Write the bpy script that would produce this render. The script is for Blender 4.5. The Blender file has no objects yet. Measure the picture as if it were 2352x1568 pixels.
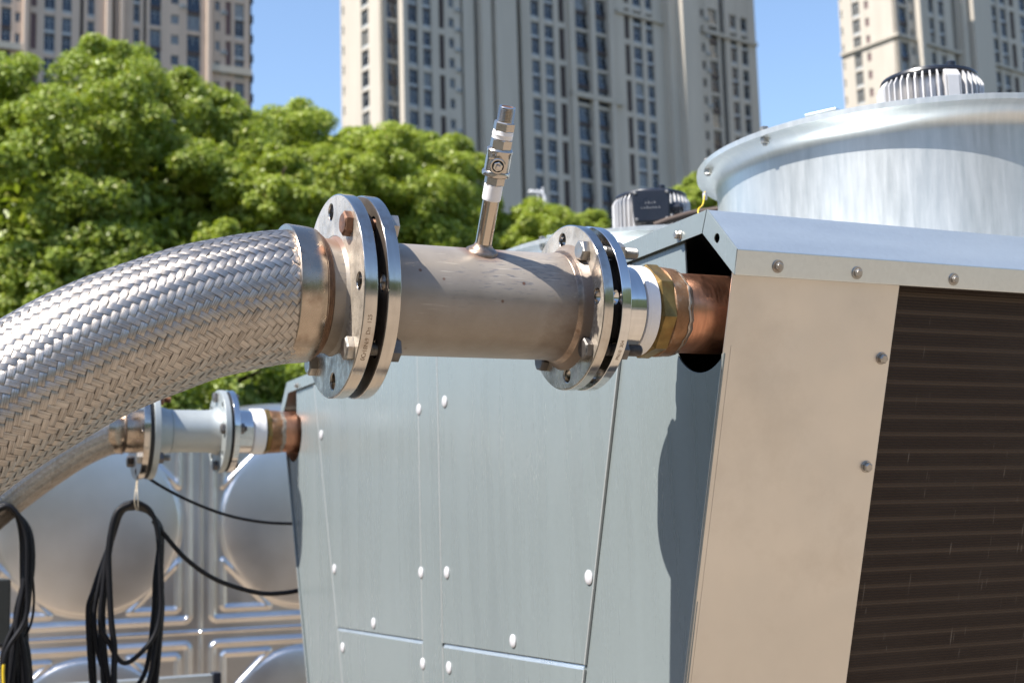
import bpy, bmesh, math, random
import numpy as np
from mathutils import Vector, Matrix

# ------------------------------------------------------------------ scene, camera, light
scene = bpy.context.scene
COL = scene.collection
# world: +X runs into the chiller along its length, +Y across it, +Z up.  The axis of the
# near pipe meets the end panel at (0, 0, ZP).
ZP = 1.80
CAM = np.array([-1.03575, -1.60562, ZP - 0.29709])
YAW, PITCH, ROLL = 1.135411, 0.139854, 0.0283288
FPX = 3180.0 / 2352.0                      # focal length / picture width
_f = np.array([math.cos(PITCH) * math.cos(YAW), math.cos(PITCH) * math.sin(YAW), math.sin(PITCH)])
_r = np.array([math.sin(YAW), -math.cos(YAW), 0.0])
_d = np.cross(_f, _r)
_c, _s = math.cos(ROLL), math.sin(ROLL)
RIGHT, DOWN, FWD = _c * _r + _s * _d, -_s * _r + _c * _d, _f

cam_data = bpy.data.cameras.new('camera')
cam_data.sensor_width = 36.0
cam_data.lens = 36.0 * FPX
cam_data.clip_start = 0.05
cam_data.clip_end = 3000.0
cam_data.dof.use_dof = True
cam_data.dof.focus_distance = 1.74
cam_data.dof.aperture_fstop = 8.0
cam = bpy.data.objects.new('camera', cam_data)
COL.objects.link(cam)
M4 = Matrix(((RIGHT[0], -DOWN[0], -FWD[0], CAM[0]),
             (RIGHT[1], -DOWN[1], -FWD[1], CAM[1]),
             (RIGHT[2], -DOWN[2], -FWD[2], CAM[2]), (0, 0, 0, 1)))
cam.matrix_world = M4
scene.camera = cam

SUN_EL, SUN_AZ = math.radians(53.5), math.radians(8.5)      # light travels towards +X, a little +Y
world = bpy.data.worlds.new('World')
scene.world = world
world.use_nodes = True
wn = world.node_tree
sky = wn.nodes.new('ShaderNodeTexSky')
sky.sky_type = 'NISHITA'
sky.sun_disc = False
sky.sun_elevation = SUN_EL
sky.sun_rotation = math.radians(263.0)
sky.altitude = 50.0
sky.air_density = 1.0
sky.dust_density = 0.5
sky.ozone_density = 2.0
wn.links.new(sky.outputs[0], wn.nodes['Background'].inputs[0])
wn.nodes['Background'].inputs[1].default_value = 0.118
sun_data = bpy.data.lights.new('sun', 'SUN')
sun_data.energy = 4.7
sun_data.angle = math.radians(0.53)
sun_data.color = (1.0, 0.94, 0.85)
sun = bpy.data.objects.new('sun', sun_data)
COL.objects.link(sun)
_sv = Vector((math.cos(SUN_EL) * math.cos(SUN_AZ), math.cos(SUN_EL) * math.sin(SUN_AZ), -math.sin(SUN_EL)))
sun.rotation_euler = _sv.to_track_quat('-Z', 'Y').to_euler()
sun.location = (-20, -3, 30)
scene.view_settings.view_transform = 'Standard'
scene.view_settings.look = 'None'
scene.view_settings.exposure = 1.05
scene.view_settings.gamma = 1.0
scene.cycles.max_bounces = 8
scene.cycles.glossy_bounces = 5
scene.cycles.diffuse_bounces = 3
scene.cycles.sample_clamp_indirect = 6.0
scene.cycles.caustics_reflective = False
scene.cycles.caustics_refractive = False
scene.cycles.use_denoising = True

rng = random.Random(5)
PI = math.pi


def ray(vx, vy):                 # direction through a point of the picture (2352 x 1568 grid)
    f = 3180.0
    return FWD + RIGHT * ((vx - 1176) / f) + DOWN * ((vy - 784) / f)


def on_plane(vx, vy, n, p):      # where that direction meets a plane of the place
    d = ray(vx, vy); n = np.array(n, float); p = np.array(p, float)
    return CAM + d * (n @ (p - CAM)) / (n @ d)


# ------------------------------------------------------------------ materials
class NT:
    def __init__(s, name):
        s.m = bpy.data.materials.new(name); s.m.use_nodes = True
        s.t = s.m.node_tree; s.b = s.t.nodes['Principled BSDF']

    def n(s, typ, **kw):
        nd = s.t.nodes.new(typ)
        for k, v in kw.items():
            if k.startswith('i_'):
                nd.inputs[k[2:].replace('_', ' ')].default_value = v
            else:
                setattr(nd, k, v)
        return nd

    def l(s, a, b): s.t.links.new(a, b)

    def coord(s, kind='Object', scale=(1, 1, 1), rot=(0, 0, 0)):
        tc = s.n('ShaderNodeTexCoord'); mp = s.n('ShaderNodeMapping')
        mp.inputs['Scale'].default_value = scale; mp.inputs['Rotation'].default_value = rot
        s.l(tc.outputs[kind], mp.inputs['Vector']); return mp.outputs['Vector']

    def noise(s, vec, scale, detail=4, rough=0.55, dist=0.0):
        n = s.n('ShaderNodeTexNoise'); n.inputs['Scale'].default_value = scale
        n.inputs['Detail'].default_value = detail; n.inputs['Roughness'].default_value = rough
        n.inputs['Distortion'].default_value = dist
        s.l(vec, n.inputs['Vector']); return n.outputs['Fac']

    def ramp(s, fac, stops, interp='LINEAR'):
        r = s.n('ShaderNodeValToRGB'); e = r.color_ramp.elements; r.color_ramp.interpolation = interp
        e[0].position, e[0].color = stops[0][0], (*stops[0][1], 1)
        e[1].position, e[1].color = stops[-1][0], (*stops[-1][1], 1)
        for p, c in stops[1:-1]:
            el = e.new(p); el.color = (*c, 1)
        s.l(fac, r.inputs['Fac']); return r.outputs['Color']

    def rng(s, fac, a, b, lo, hi):
        r = s.n('ShaderNodeMapRange'); r.inputs[1].default_value = a; r.inputs[2].default_value = b
        r.inputs[3].default_value = lo; r.inputs[4].default_value = hi
        s.l(fac, r.inputs[0]); return r.outputs[0]

    def math(s, op, a, b=None):
        m = s.n('ShaderNodeMath', operation=op)
        for i, x in enumerate((a, b)):
            if x is None: continue
            if isinstance(x, (int, float)): m.inputs[i].default_value = x
            else: s.l(x, m.inputs[i])
        return m.outputs[0]

    def mix(s, fac, a, b, mode='MIX'):
        m = s.n('ShaderNodeMix', data_type='RGBA', blend_type=mode)
        if isinstance(fac, (int, float)): m.inputs[0].default_value = fac
        else: s.l(fac, m.inputs[0])
        for i, x in ((6, a), (7, b)):
            if isinstance(x, tuple): m.inputs[i].default_value = (*x, 1)
            else: s.l(x, m.inputs[i])
        return m.outputs[2]

    def bump(s, h, strength=0.2, dist=0.001, normal=None):
        b = s.n('ShaderNodeBump'); b.inputs['Strength'].default_value = strength
        b.inputs['Distance'].default_value = dist
        s.l(h, b.inputs['Height'])
        if normal is not None: s.l(normal, b.inputs['Normal'])
        return b.outputs['Normal']

    def set(s, **kw):
        for k, v in kw.items():
            i = s.b.inputs[{'col': 'Base Color', 'met': 'Metallic', 'rough': 'Roughness', 'nor': 'Normal',
                            'spec': 'Specular IOR Level', 'aniso': 'Anisotropic', 'trans': 'Transmission Weight',
                            'coat': 'Coat Weight', 'sheen': 'Sheen Weight'}[k]]
            if isinstance(v, tuple): i.default_value = (*v, 1)
            elif isinstance(v, (int, float)): i.default_value = v
            else: s.l(v, i)
        return s.m


def metal(name, col, rough=0.3, met=1.0, var=0.12, scale=14, stretch=(1, 1, 1), bump=0.05, rvar=0.1, dirt=None, dirt_amt=0.0, wave=0.0):
    t = NT(name)
    v = t.coord('Object', stretch)
    a = t.noise(v, scale, 6, 0.6)
    dk = tuple(c * (1 - var) for c in col); lt = tuple(min(1, c * (1 + var)) for c in col)
    c = t.ramp(a, [(0.3, dk), (0.7, lt)])
    if dirt:
        d = t.noise(t.coord('Object'), scale * 0.6, 8, 0.7)
        c = t.mix(t.rng(d, 0.52, 0.7, 0, dirt_amt), c, dirt)
    r = t.rng(t.noise(v, scale * 2.3, 5), 0.3, 0.7, max(0.03, rough - rvar), rough + rvar)
    nor = t.bump(t.noise(v, scale * 12, 3), bump, 0.0006)
    if wave:
        nor = t.bump(t.noise(t.coord('Object'), 2.2, 2), wave, 0.02, nor)
    return t.set(col=c, met=met, rough=r, nor=nor)


def galv(name, base, rough=0.36, met=0.8, wave=0.05, streak=(3, 3, 0.5)):
    t = NT(name)
    o = t.coord('Object')
    vo = t.n('ShaderNodeTexVoronoi'); vo.inputs['Scale'].default_value = 170; t.l(o, vo.inputs['Vector'])
    sp = t.ramp(vo.outputs['Color'], [(0.0, tuple(c * 0.965 for c in base)), (1.0, tuple(min(1, c * 1.035) for c in base))])
    st = t.noise(t.coord('Object', streak), 5, 7, 0.62)
    c = t.mix(t.rng(st, 0.35, 0.7, 0, 0.5), sp, tuple(min(1, c * 1.18) for c in base))
    st2 = t.noise(o, 2.3, 6, 0.6)
    c = t.mix(t.rng(st2, 0.45, 0.75, 0, 0.22), c, tuple(c * 0.82 for c in base))
    specks = t.n('ShaderNodeTexVoronoi'); specks.inputs['Scale'].default_value = 38; t.l(o, specks.inputs['Vector'])
    c = t.mix(t.rng(specks.outputs['Distance'], 0.025, 0.05, 0.30, 0), c, tuple(min(0.85, c * 1.7) for c in base))
    r = t.rng(st, 0.3, 0.7, rough - 0.05, rough + 0.07)
    nor = t.bump(t.noise(o, 260, 2), 0.04, 0.0004)
    if wave: nor = t.bump(t.noise(o, 3.0, 2), wave, 0.02, nor)
    return t.set(col=c, met=met, rough=r, nor=nor)


def plain(name, col, rough=0.5, met=0.0, var=0.08, scale=20, spec=0.5):
    t = NT(name)
    a = t.noise(t.coord('Object'), scale, 5, 0.6)
    c = t.ramp(a, [(0.3, tuple(x * (1 - var) for x in col)), (0.7, tuple(min(1, x * (1 + var)) for x in col))])
    return t.set(col=c, rough=t.rng(a, 0.3, 0.7, max(0.02, rough - 0.06), rough + 0.06), met=met, spec=spec)


M = {}
M['galv_panel'] = galv('galvanized_panel', (0.205, 0.237, 0.243), 0.27, 0.14, 0.05, (3, 3, 0.25))
M['galv_side'] = metal('brushed_side_sheet', (0.64, 0.61, 0.565), 0.38, 0.88, 0.05, 5, (1, 1, 1), 0.015, 0.05, (0.50, 0.46, 0.41), 0.5, 0.03)
M['galv_roof'] = galv('galvanized_roof', (0.64, 0.685, 0.69), 0.32, 0.80, 0.03, (0.5, 3, 3))
M['trim'] = galv('pale_seam_zinc', (0.36, 0.375, 0.375), 0.35, 0.3, 0.0, (1, 1, 1))  # paler zinc tone than the doors, for the seam strips
M['galv_spool'] = galv('galvanized_spool', (0.40, 0.43, 0.43), 0.40, 0.45, 0.0, (3, 3, 3))


def shroud_mat():
    t = NT('shroud_zinc')
    base = (0.68, 0.71, 0.72)
    tc = t.n('ShaderNodeTexCoord'); sx = t.n('ShaderNodeSeparateXYZ'); t.l(tc.outputs['Generated'], sx.inputs[0])
    ang = t.math('ARCTAN2', t.math('SUBTRACT', sx.outputs[1], 0.5), t.math('SUBTRACT', sx.outputs[0], 0.5))
    cb = t.n('ShaderNodeCombineXYZ'); t.l(ang, cb.inputs[0])
    t.l(t.math('ADD', t.math('MULTIPLY', sx.outputs[2], 0.07), t.math('MULTIPLY', ang, -0.12)), cb.inputs[1])
    st = t.noise(cb.outputs[0], 30, 7, 0.65)
    c = t.ramp(st, [(0.28, (0.63, 0.67, 0.685)), (0.50, base), (0.70, (0.74, 0.765, 0.775)), (0.82, (0.82, 0.83, 0.835))])
    big = t.noise(t.coord('Object'), 7, 5, 0.6)
    c = t.mix(t.rng(big, 0.45, 0.7, 0, 0.35), c, (0.74, 0.76, 0.77))
    sp = t.n('ShaderNodeTexVoronoi'); sp.inputs['Scale'].default_value = 90; t.l(t.coord('Object'), sp.inputs['Vector'])
    sq = t.n('ShaderNodeSeparateColor'); t.l(sp.outputs['Color'], sq.inputs[0])
    c = t.mix(t.rng(sq.outputs[0], 0, 1, 0, 0.06), c, (0.40, 0.44, 0.46))
    return t.set(col=c, met=t.rng(st, 0.3, 0.7, 0.72, 0.62), rough=t.rng(st, 0.3, 0.7, 0.33, 0.42), nor=t.bump(st, 0.03, 0.001))


M['shroud'] = shroud_mat()


def pipe_mat():
    t = NT('dull_stainless_pipe')
    o = t.coord('Object')
    a = t.noise(o, 11, 6, 0.6)
    c = t.ramp(a, [(0.3, (0.262, 0.226, 0.190)), (0.7, (0.365, 0.322, 0.275))])
    # dark lengthwise rub marks
    s1 = t.noise(t.coord('Object', (11, 60, 60)), 5, 4, 0.6)
    s2 = t.noise(o, 9, 2, 0.5)
    mk = t.math('MULTIPLY', t.rng(s1, 0.56, 0.65, 0, 1), t.rng(s2, 0.48, 0.56, 0, 1))
    zz = t.n('ShaderNodeSeparateXYZ'); t.l(o, zz.inputs[0])
    up = t.rng(zz.outputs[2], -0.02, 0.03, 0.12, 1)
    c = t.mix(t.math('MULTIPLY', t.math('MULTIPLY', mk, up), 0.75), c, (0.13, 0.135, 0.16))
    # pale scratches
    s3 = t.noise(t.coord('Object', (3, 140, 140), (0, 0.02, 0.05)), 5, 2, 0.5)
    s4 = t.noise(o, 14, 2, 0.5)
    sc = t.math('MULTIPLY', t.rng(s3, 0.65, 0.70, 0, 1), t.rng(s4, 0.50, 0.56, 0, 1))
    c = t.mix(t.math('MULTIPLY', sc, 0.6), c, (0.74, 0.66, 0.56))
    # rust pin spots
    v = t.n('ShaderNodeTexVoronoi'); v.inputs['Scale'].default_value = 34; t.l(o, v.inputs['Vector'])
    sep = t.n('ShaderNodeSeparateColor'); t.l(v.outputs['Color'], sep.inputs[0])
    spot = t.math('MULTIPLY', t.rng(v.outputs['Distance'], 0.045, 0.10, 1, 0), t.rng(sep.outputs[0], 0.55, 0.6, 0, 1))
    c = t.mix(t.math('MULTIPLY', spot, 0.85), c, (0.13, 0.05, 0.02))
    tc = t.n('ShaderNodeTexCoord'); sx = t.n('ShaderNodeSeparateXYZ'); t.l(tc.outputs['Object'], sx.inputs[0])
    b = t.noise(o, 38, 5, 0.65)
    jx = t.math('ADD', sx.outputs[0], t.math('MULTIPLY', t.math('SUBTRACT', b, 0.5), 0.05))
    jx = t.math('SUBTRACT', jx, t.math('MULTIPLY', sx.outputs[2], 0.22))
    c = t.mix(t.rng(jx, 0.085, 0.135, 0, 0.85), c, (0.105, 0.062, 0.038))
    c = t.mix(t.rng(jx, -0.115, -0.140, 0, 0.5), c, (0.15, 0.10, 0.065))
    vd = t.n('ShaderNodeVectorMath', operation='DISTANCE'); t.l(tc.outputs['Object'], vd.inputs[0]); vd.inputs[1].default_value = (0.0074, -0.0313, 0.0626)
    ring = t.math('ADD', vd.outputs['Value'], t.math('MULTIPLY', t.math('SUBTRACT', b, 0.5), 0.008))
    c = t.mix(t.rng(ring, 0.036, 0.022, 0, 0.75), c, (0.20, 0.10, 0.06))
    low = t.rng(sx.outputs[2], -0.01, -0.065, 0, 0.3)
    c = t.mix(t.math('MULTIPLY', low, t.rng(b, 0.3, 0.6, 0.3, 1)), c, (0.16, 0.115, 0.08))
    r = t.rng(a, 0.3, 0.7, 0.30, 0.43)
    nor = t.bump(t.noise(o, 300, 3), 0.06, 0.0005)
    return t.set(col=c, met=0.16, rough=r, spec=0.45, nor=nor)


M['pipe'] = pipe_mat()
M['steel'] = metal('turned_stainless', (0.53, 0.495, 0.455), 0.16, 1.0, 0.10, 18, (6, 1, 1), 0.05, 0.06, (0.20, 0.12, 0.07), 0.6)
M['steel_clean'] = metal('bright_stainless', (0.66, 0.65, 0.64), 0.11, 1.0, 0.05, 20, (6, 1, 1), 0.03, 0.04)
M['valve'] = metal('cast_valve_steel', (0.47, 0.43, 0.385), 0.20, 0.95, 0.08, 30, (1, 1, 1), 0.10, 0.06)
M['face'] = metal('pickled_flange_face', (0.50, 0.435, 0.36), 0.28, 0.45, 0.42, 30, (1, 1, 1), 0.10, 0.14, (0.12, 0.10, 0.08), 0.75)
M['face_gap_shade'] = metal('gap_shade_flange_face', (0.13, 0.105, 0.085), 0.45, 0.6, 0.3, 30)  # dark brown carries the shade between the flanges in its colour
M['collar'] = metal('rolled_collar', (0.42, 0.35, 0.285), 0.27, 1.0, 0.22, 16, (1, 1, 1), 0.06, 0.09, (0.16, 0.085, 0.045), 0.8, 0.06)
M['weld'] = metal('heat_tinted_weld', (0.27, 0.205, 0.16), 0.36, 0.9, 0.35, 60, (1, 1, 1), 0.5, 0.1, (0.10, 0.05, 0.03), 0.8)
M['weld_rust'] = metal('rusty_weld', (0.15, 0.085, 0.05), 0.5, 0.5, 0.4, 70, (1, 1, 1), 0.6, 0.1, (0.07, 0.035, 0.02), 0.8)
M['tint'] = metal('heat_tinted_tube', (0.50, 0.43, 0.36), 0.17, 1.0, 0.1, 30, (1, 1, 0.2), 0.03, 0.05)
M['bolt'] = metal('zinc_bolt', (0.40, 0.38, 0.35), 0.40, 0.9, 0.15, 60, (1, 1, 1), 0.15, 0.1, (0.20, 0.10, 0.05), 0.5)
M['bolt_rust'] = metal('rusty_bolt', (0.20, 0.105, 0.065), 0.5, 0.6, 0.35, 70, (1, 1, 1), 0.3, 0.12, (0.18, 0.055, 0.02), 0.9)
M['bolt_dark'] = metal('dark_steel_bolt', (0.15, 0.14, 0.135), 0.48, 0.8, 0.25, 70, (1, 1, 1), 0.3, 0.1)
M['gasket'] = plain('black_rubber', (0.012, 0.012, 0.012), 0.6)
M['tape'] = plain('thread_seal_tape', (0.83, 0.82, 0.83), 0.42, 0, 0.03, 60)
M['brass'] = metal('aged_brass', (0.215, 0.145, 0.05), 0.42, 0.75, 0.38, 34, (1, 1, 1), 0.25, 0.12, (0.20, 0.09, 0.03), 0.7)
M['brass_sleeve'] = metal('stained_brass', (0.25, 0.135, 0.07), 0.46, 0.7, 0.35, 45, (1, 1, 1), 0.4, 0.12, (0.40, 0.34, 0.28), 0.7)
M['solder'] = metal('grey_solder', (0.42, 0.36, 0.31), 0.45, 0.8, 0.3, 60, (1, 1, 1), 0.5, 0.1)
M['copper'] = metal('copper_tube', (0.55, 0.275, 0.175), 0.36, 1.0, 0.16, 22, (8, 1, 1), 0.10, 0.08, (0.36, 0.14, 0.08), 0.4)
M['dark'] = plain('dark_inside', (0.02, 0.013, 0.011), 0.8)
M['cap'] = plain('white_plastic', (0.52, 0.515, 0.54), 0.38, 0, 0.02)
M['alu'] = plain('silver_painted_aluminium', (0.74, 0.73, 0.73), 0.42, 0.25, 0.05)
M['black'] = plain('black_plastic', (0.013, 0.016, 0.026), 0.33, 0, 0.1)
M['cable'] = plain('black_cable', (0.006, 0.006, 0.008), 0.55, 0, 0.2, 20, 0.25)
M['brown_cable'] = plain('brown_hose', (0.075, 0.052, 0.04), 0.5)
M['yellow'] = plain('yellow_wire', (0.75, 0.52, 0.03), 0.4)
M['wire'] = plain('tie_wire', (0.45, 0.38, 0.28), 0.5, 0.3)
M['ink'] = plain('stamped_mark', (0.26, 0.19, 0.135), 0.45, 0.7)
M['pale_ink'] = plain('pale_print', (0.30, 0.31, 0.33), 0.6)


def braid_mat():
    t = NT('braided_wire')
    at = t.n('ShaderNodeAttribute'); at.attribute_name = 'across'
    al = t.n('ShaderNodeAttribute'); al.attribute_name = 'strand'
    u = at.outputs['Fac']
    w = t.math('SINE', t.math('MULTIPLY', u, 2 * PI * 7.0))
    o = t.coord('Object')
    nz = t.noise(o, 120, 4, 0.6)
    cb = t.n('ShaderNodeCombineXYZ'); t.l(t.math('MULTIPLY', u, 6.0), cb.inputs[0]); t.l(t.math('MULTIPLY', al.outputs['Fac'], 57.0), cb.inputs[1])
    run = t.n('ShaderNodeSeparateXYZ'); t.l(o, run.inputs[0]); t.l(t.math('MULTIPLY', run.outputs[0], 9.0), cb.inputs[2])
    wires = t.noise(cb.outputs[0], 1.6, 3, 0.6)
    c = t.ramp(al.outputs['Fac'], [(0.0, (0.35, 0.315, 0.28)), (1.0, (0.46, 0.42, 0.38))])
    c = t.mix(t.rng(w, -1, -0.35, 0.40, 0), c, (0.10, 0.09, 0.085))
    c = t.mix(t.rng(wires, 0.42, 0.68, 0, 0.55), c, (0.62, 0.59, 0.56)); c = t.mix(t.rng(wires, 0.46, 0.30, 0, 0.6), c, (0.16, 0.14, 0.125))
    ed = t.math('ABSOLUTE', t.math('SUBTRACT', u, 0.5))
    c = t.mix(t.rng(ed, 0.44, 0.5, 0, 0.8), c, (0.05, 0.042, 0.036))
    c = t.mix(t.rng(nz, 0.5, 0.75, 0, 0.4), c, (0.30, 0.26, 0.23))
    nor = t.bump(w, 0.22, 0.0006)
    return t.set(col=c, met=1.0, rough=t.rng(wires, 0.3, 0.7, 0.43, 0.31), nor=nor)


M['braid'] = braid_mat()


def coil_mat():
    t = NT('condenser_fins')
    tc = t.n('ShaderNodeTexCoord'); sx = t.n('ShaderNodeSeparateXYZ'); t.l(tc.outputs['Object'], sx.inputs[0])
    x, z = sx.outputs[0], sx.outputs[2]
    rows = t.math('SINE', t.math('MULTIPLY', z, 2 * PI / 0.0243))
    fine = t.math('SINE', t.math('MULTIPLY', z, 2 * PI / 0.00405))
    fin = t.math('SINE', t.math('MULTIPLY', x, 2 * PI / 0.0021))
    big = t.noise(t.coord('Object', (1.2, 1, 3)), 5, 5, 0.6)
    c = t.ramp(rows, [(0.0, (0.042, 0.028, 0.021)), (0.55, (0.055, 0.038, 0.028)), (0.84, (0.080, 0.056, 0.040)), (1.0, (0.102, 0.073, 0.052))])
    c = t.mix(t.rng(fine, -1, 1, 0.42, 0.0), c, (0.022, 0.017, 0.015))
    c = t.mix(t.rng(fin, 0.2, 1, 0.0, 0.35), c, (0.016, 0.013, 0.012))
    c = t.mix(t.rng(big, 0.4, 0.7, 0, 0.35), c, (0.060, 0.046, 0.037))
    # glints on bent fins, put into the colour as pale ticks
    tick = t.noise(t.coord('Object', (260, 1, 22)), 1.0, 1, 0.5)
    pat = t.noise(t.coord('Object', (30, 1, 3)), 1.6, 2, 0.5)
    c = t.mix(t.math('MULTIPLY', t.rng(tick, 0.66, 0.72, 0, 1), t.rng(pat, 0.57, 0.63, 0, 0.55)), c, (0.28, 0.24, 0.20))
    h = t.math('ADD', t.math('MULTIPLY', fine, 0.6), t.math('MULTIPLY', fin, 0.4))
    return t.set(col=c, rough=0.55, met=0.0, spec=0.12, nor=t.bump(h, 0.5, 0.001))


M['coil'] = coil_mat()


def tank_mat():
    t = NT('stainless_tank')
    a = t.noise(t.coord('Object'), 3, 5, 0.6)
    c = t.ramp(a, [(0.3, (0.61, 0.585, 0.565)), (0.7, (0.71, 0.685, 0.66))])
    return t.set(col=c, met=1.0, rough=t.rng(a, 0.3, 0.7, 0.29, 0.36))


M['tank'] = tank_mat()


def leaf_mat(name, dark, light, yellow):
    t = NT(name)
    g = t.n('ShaderNodeNewGeometry')
    c = t.ramp(g.outputs['Random Per Island'], [(0.0, dark), (0.55, light), (0.88, light), (1.0, yellow)])
    tr = t.n('ShaderNodeBsdfTranslucent'); t.l(t.mix(1.0, c, (1.5, 1.55, 0.6), 'MULTIPLY'), tr.inputs[0])
    ms = t.n('ShaderNodeMixShader'); ms.inputs[0].default_value = 0.25
    t.set(col=c, rough=0.42, spec=0.35)
    out = t.t.nodes['Material Output']
    t.l(t.b.outputs[0], ms.inputs[1]); t.l(tr.outputs[0], ms.inputs[2]); t.l(ms.outputs[0], out.inputs[0])
    return t.m


M['leaf'] = leaf_mat('camphor_leaves', (0.17, 0.235, 0.032), (0.295, 0.365, 0.075), (0.44, 0.44, 0.13))
M['leaf2'] = leaf_mat('fresh_leaves', (0.20, 0.27, 0.032), (0.335, 0.40, 0.075), (0.47, 0.46, 0.13))
M['bark'] = plain('bark', (0.09, 0.065, 0.045), 0.85, 0, 0.3, 12)


def ground_mat():
    t = NT('sunlit_concrete')
    o = t.coord('Object')
    a = t.noise(o, 0.8, 8, 0.65); b = t.noise(o, 30, 4, 0.6)
    c = t.ramp(a, [(0.3, (0.25, 0.20, 0.148)), (0.7, (0.345, 0.28, 0.21))])
    c = t.mix(t.rng(b, 0.4, 0.7, 0, 0.3), c, (0.18, 0.145, 0.11))
    sx = t.n('ShaderNodeSeparateXYZ'); t.l(o, sx.inputs[0])
    jit = t.math('MULTIPLY', t.math('SUBTRACT', t.noise(o, 3.0, 4), 0.5), 0.15)
    dx = t.math('SUBTRACT', t.math('ABSOLUTE', t.math('SUBTRACT', sx.outputs[0], 6.6)), 8.4)
    dy = t.math('SUBTRACT', t.math('ABSOLUTE', t.math('ADD', sx.outputs[1], 4.0)), 9.6)
    c = t.mix(t.rng(t.math('ADD', t.math('MAXIMUM', dx, dy), jit), -0.03, 0.03, 0, 1), c, t.ramp(a, [(0.3, (0.050, 0.050, 0.042)), (0.7, (0.085, 0.082, 0.065))]))
    return t.set(col=c, rough=0.85, nor=t.bump(b, 0.3, 0.004))


M['ground'] = ground_mat()
M['added_ridge'] = plain('added_ridge_green', (0.045, 0.065, 0.03), 0.9, 0, 0.4, 0.08)  # dark green for the added ridge outside the view


def wall_mat(name, col):
    t = NT(name)
    a = t.noise(t.coord('Object', (1, 1, 0.15)), 0.5, 6, 0.6)
    b = t.noise(t.coord('Object', (1, 1, 0.04)), 2.5, 5, 0.6)
    c = t.ramp(a, [(0.3, tuple(x * 0.92 for x in col)), (0.7, tuple(x * 1.06 for x in col))])
    c = t.mix(t.rng(b, 0.5, 0.75, 0, 0.25), c, tuple(x * 0.72 for x in col))
    return t.set(col=c, rough=0.8)


M['wall'] = wall_mat('cream_render', (0.455, 0.415, 0.36))
M['wall2'] = wall_mat('rose_render', (0.50, 0.40, 0.33))
M['ledge'] = wall_mat('ledge_stone', (0.42, 0.385, 0.33))
M['spandrel'] = wall_mat('brown_spandrel', (0.065, 0.050, 0.050))
M['purple'] = wall_mat('brown_louvre', (0.15, 0.095, 0.10))
M['sash'] = plain('pale_sash', (0.40, 0.42, 0.43), 0.5)
M['recess'] = plain('dark_recess', (0.025, 0.027, 0.033), 0.6)


def glass_mat():
    t = NT('window_glass')
    g = t.n('ShaderNodeObjectInfo')
    c = t.ramp(g.outputs['Random'], [(0.0, (0.006, 0.009, 0.016)), (0.6, (0.018, 0.026, 0.04)), (0.8, (0.07, 0.08, 0.09)), (1.0, (0.22, 0.21, 0.19))])
    return t.set(col=c, rough=0.08, met=0.25, spec=0.9)


M['glass'] = glass_mat()


# ------------------------------------------------------------------ mesh tools
ORI = {}


def unit(v): v = np.array(v, float); return v / np.linalg.norm(v)


def basis(ax):
    ax = unit(ax); h = np.array([0, 0, 1.0]) if abs(ax[2]) < 0.9 else np.array([1.0, 0, 0])
    u = unit(np.cross(h, ax)); return u, np.cross(ax, u), ax


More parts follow.
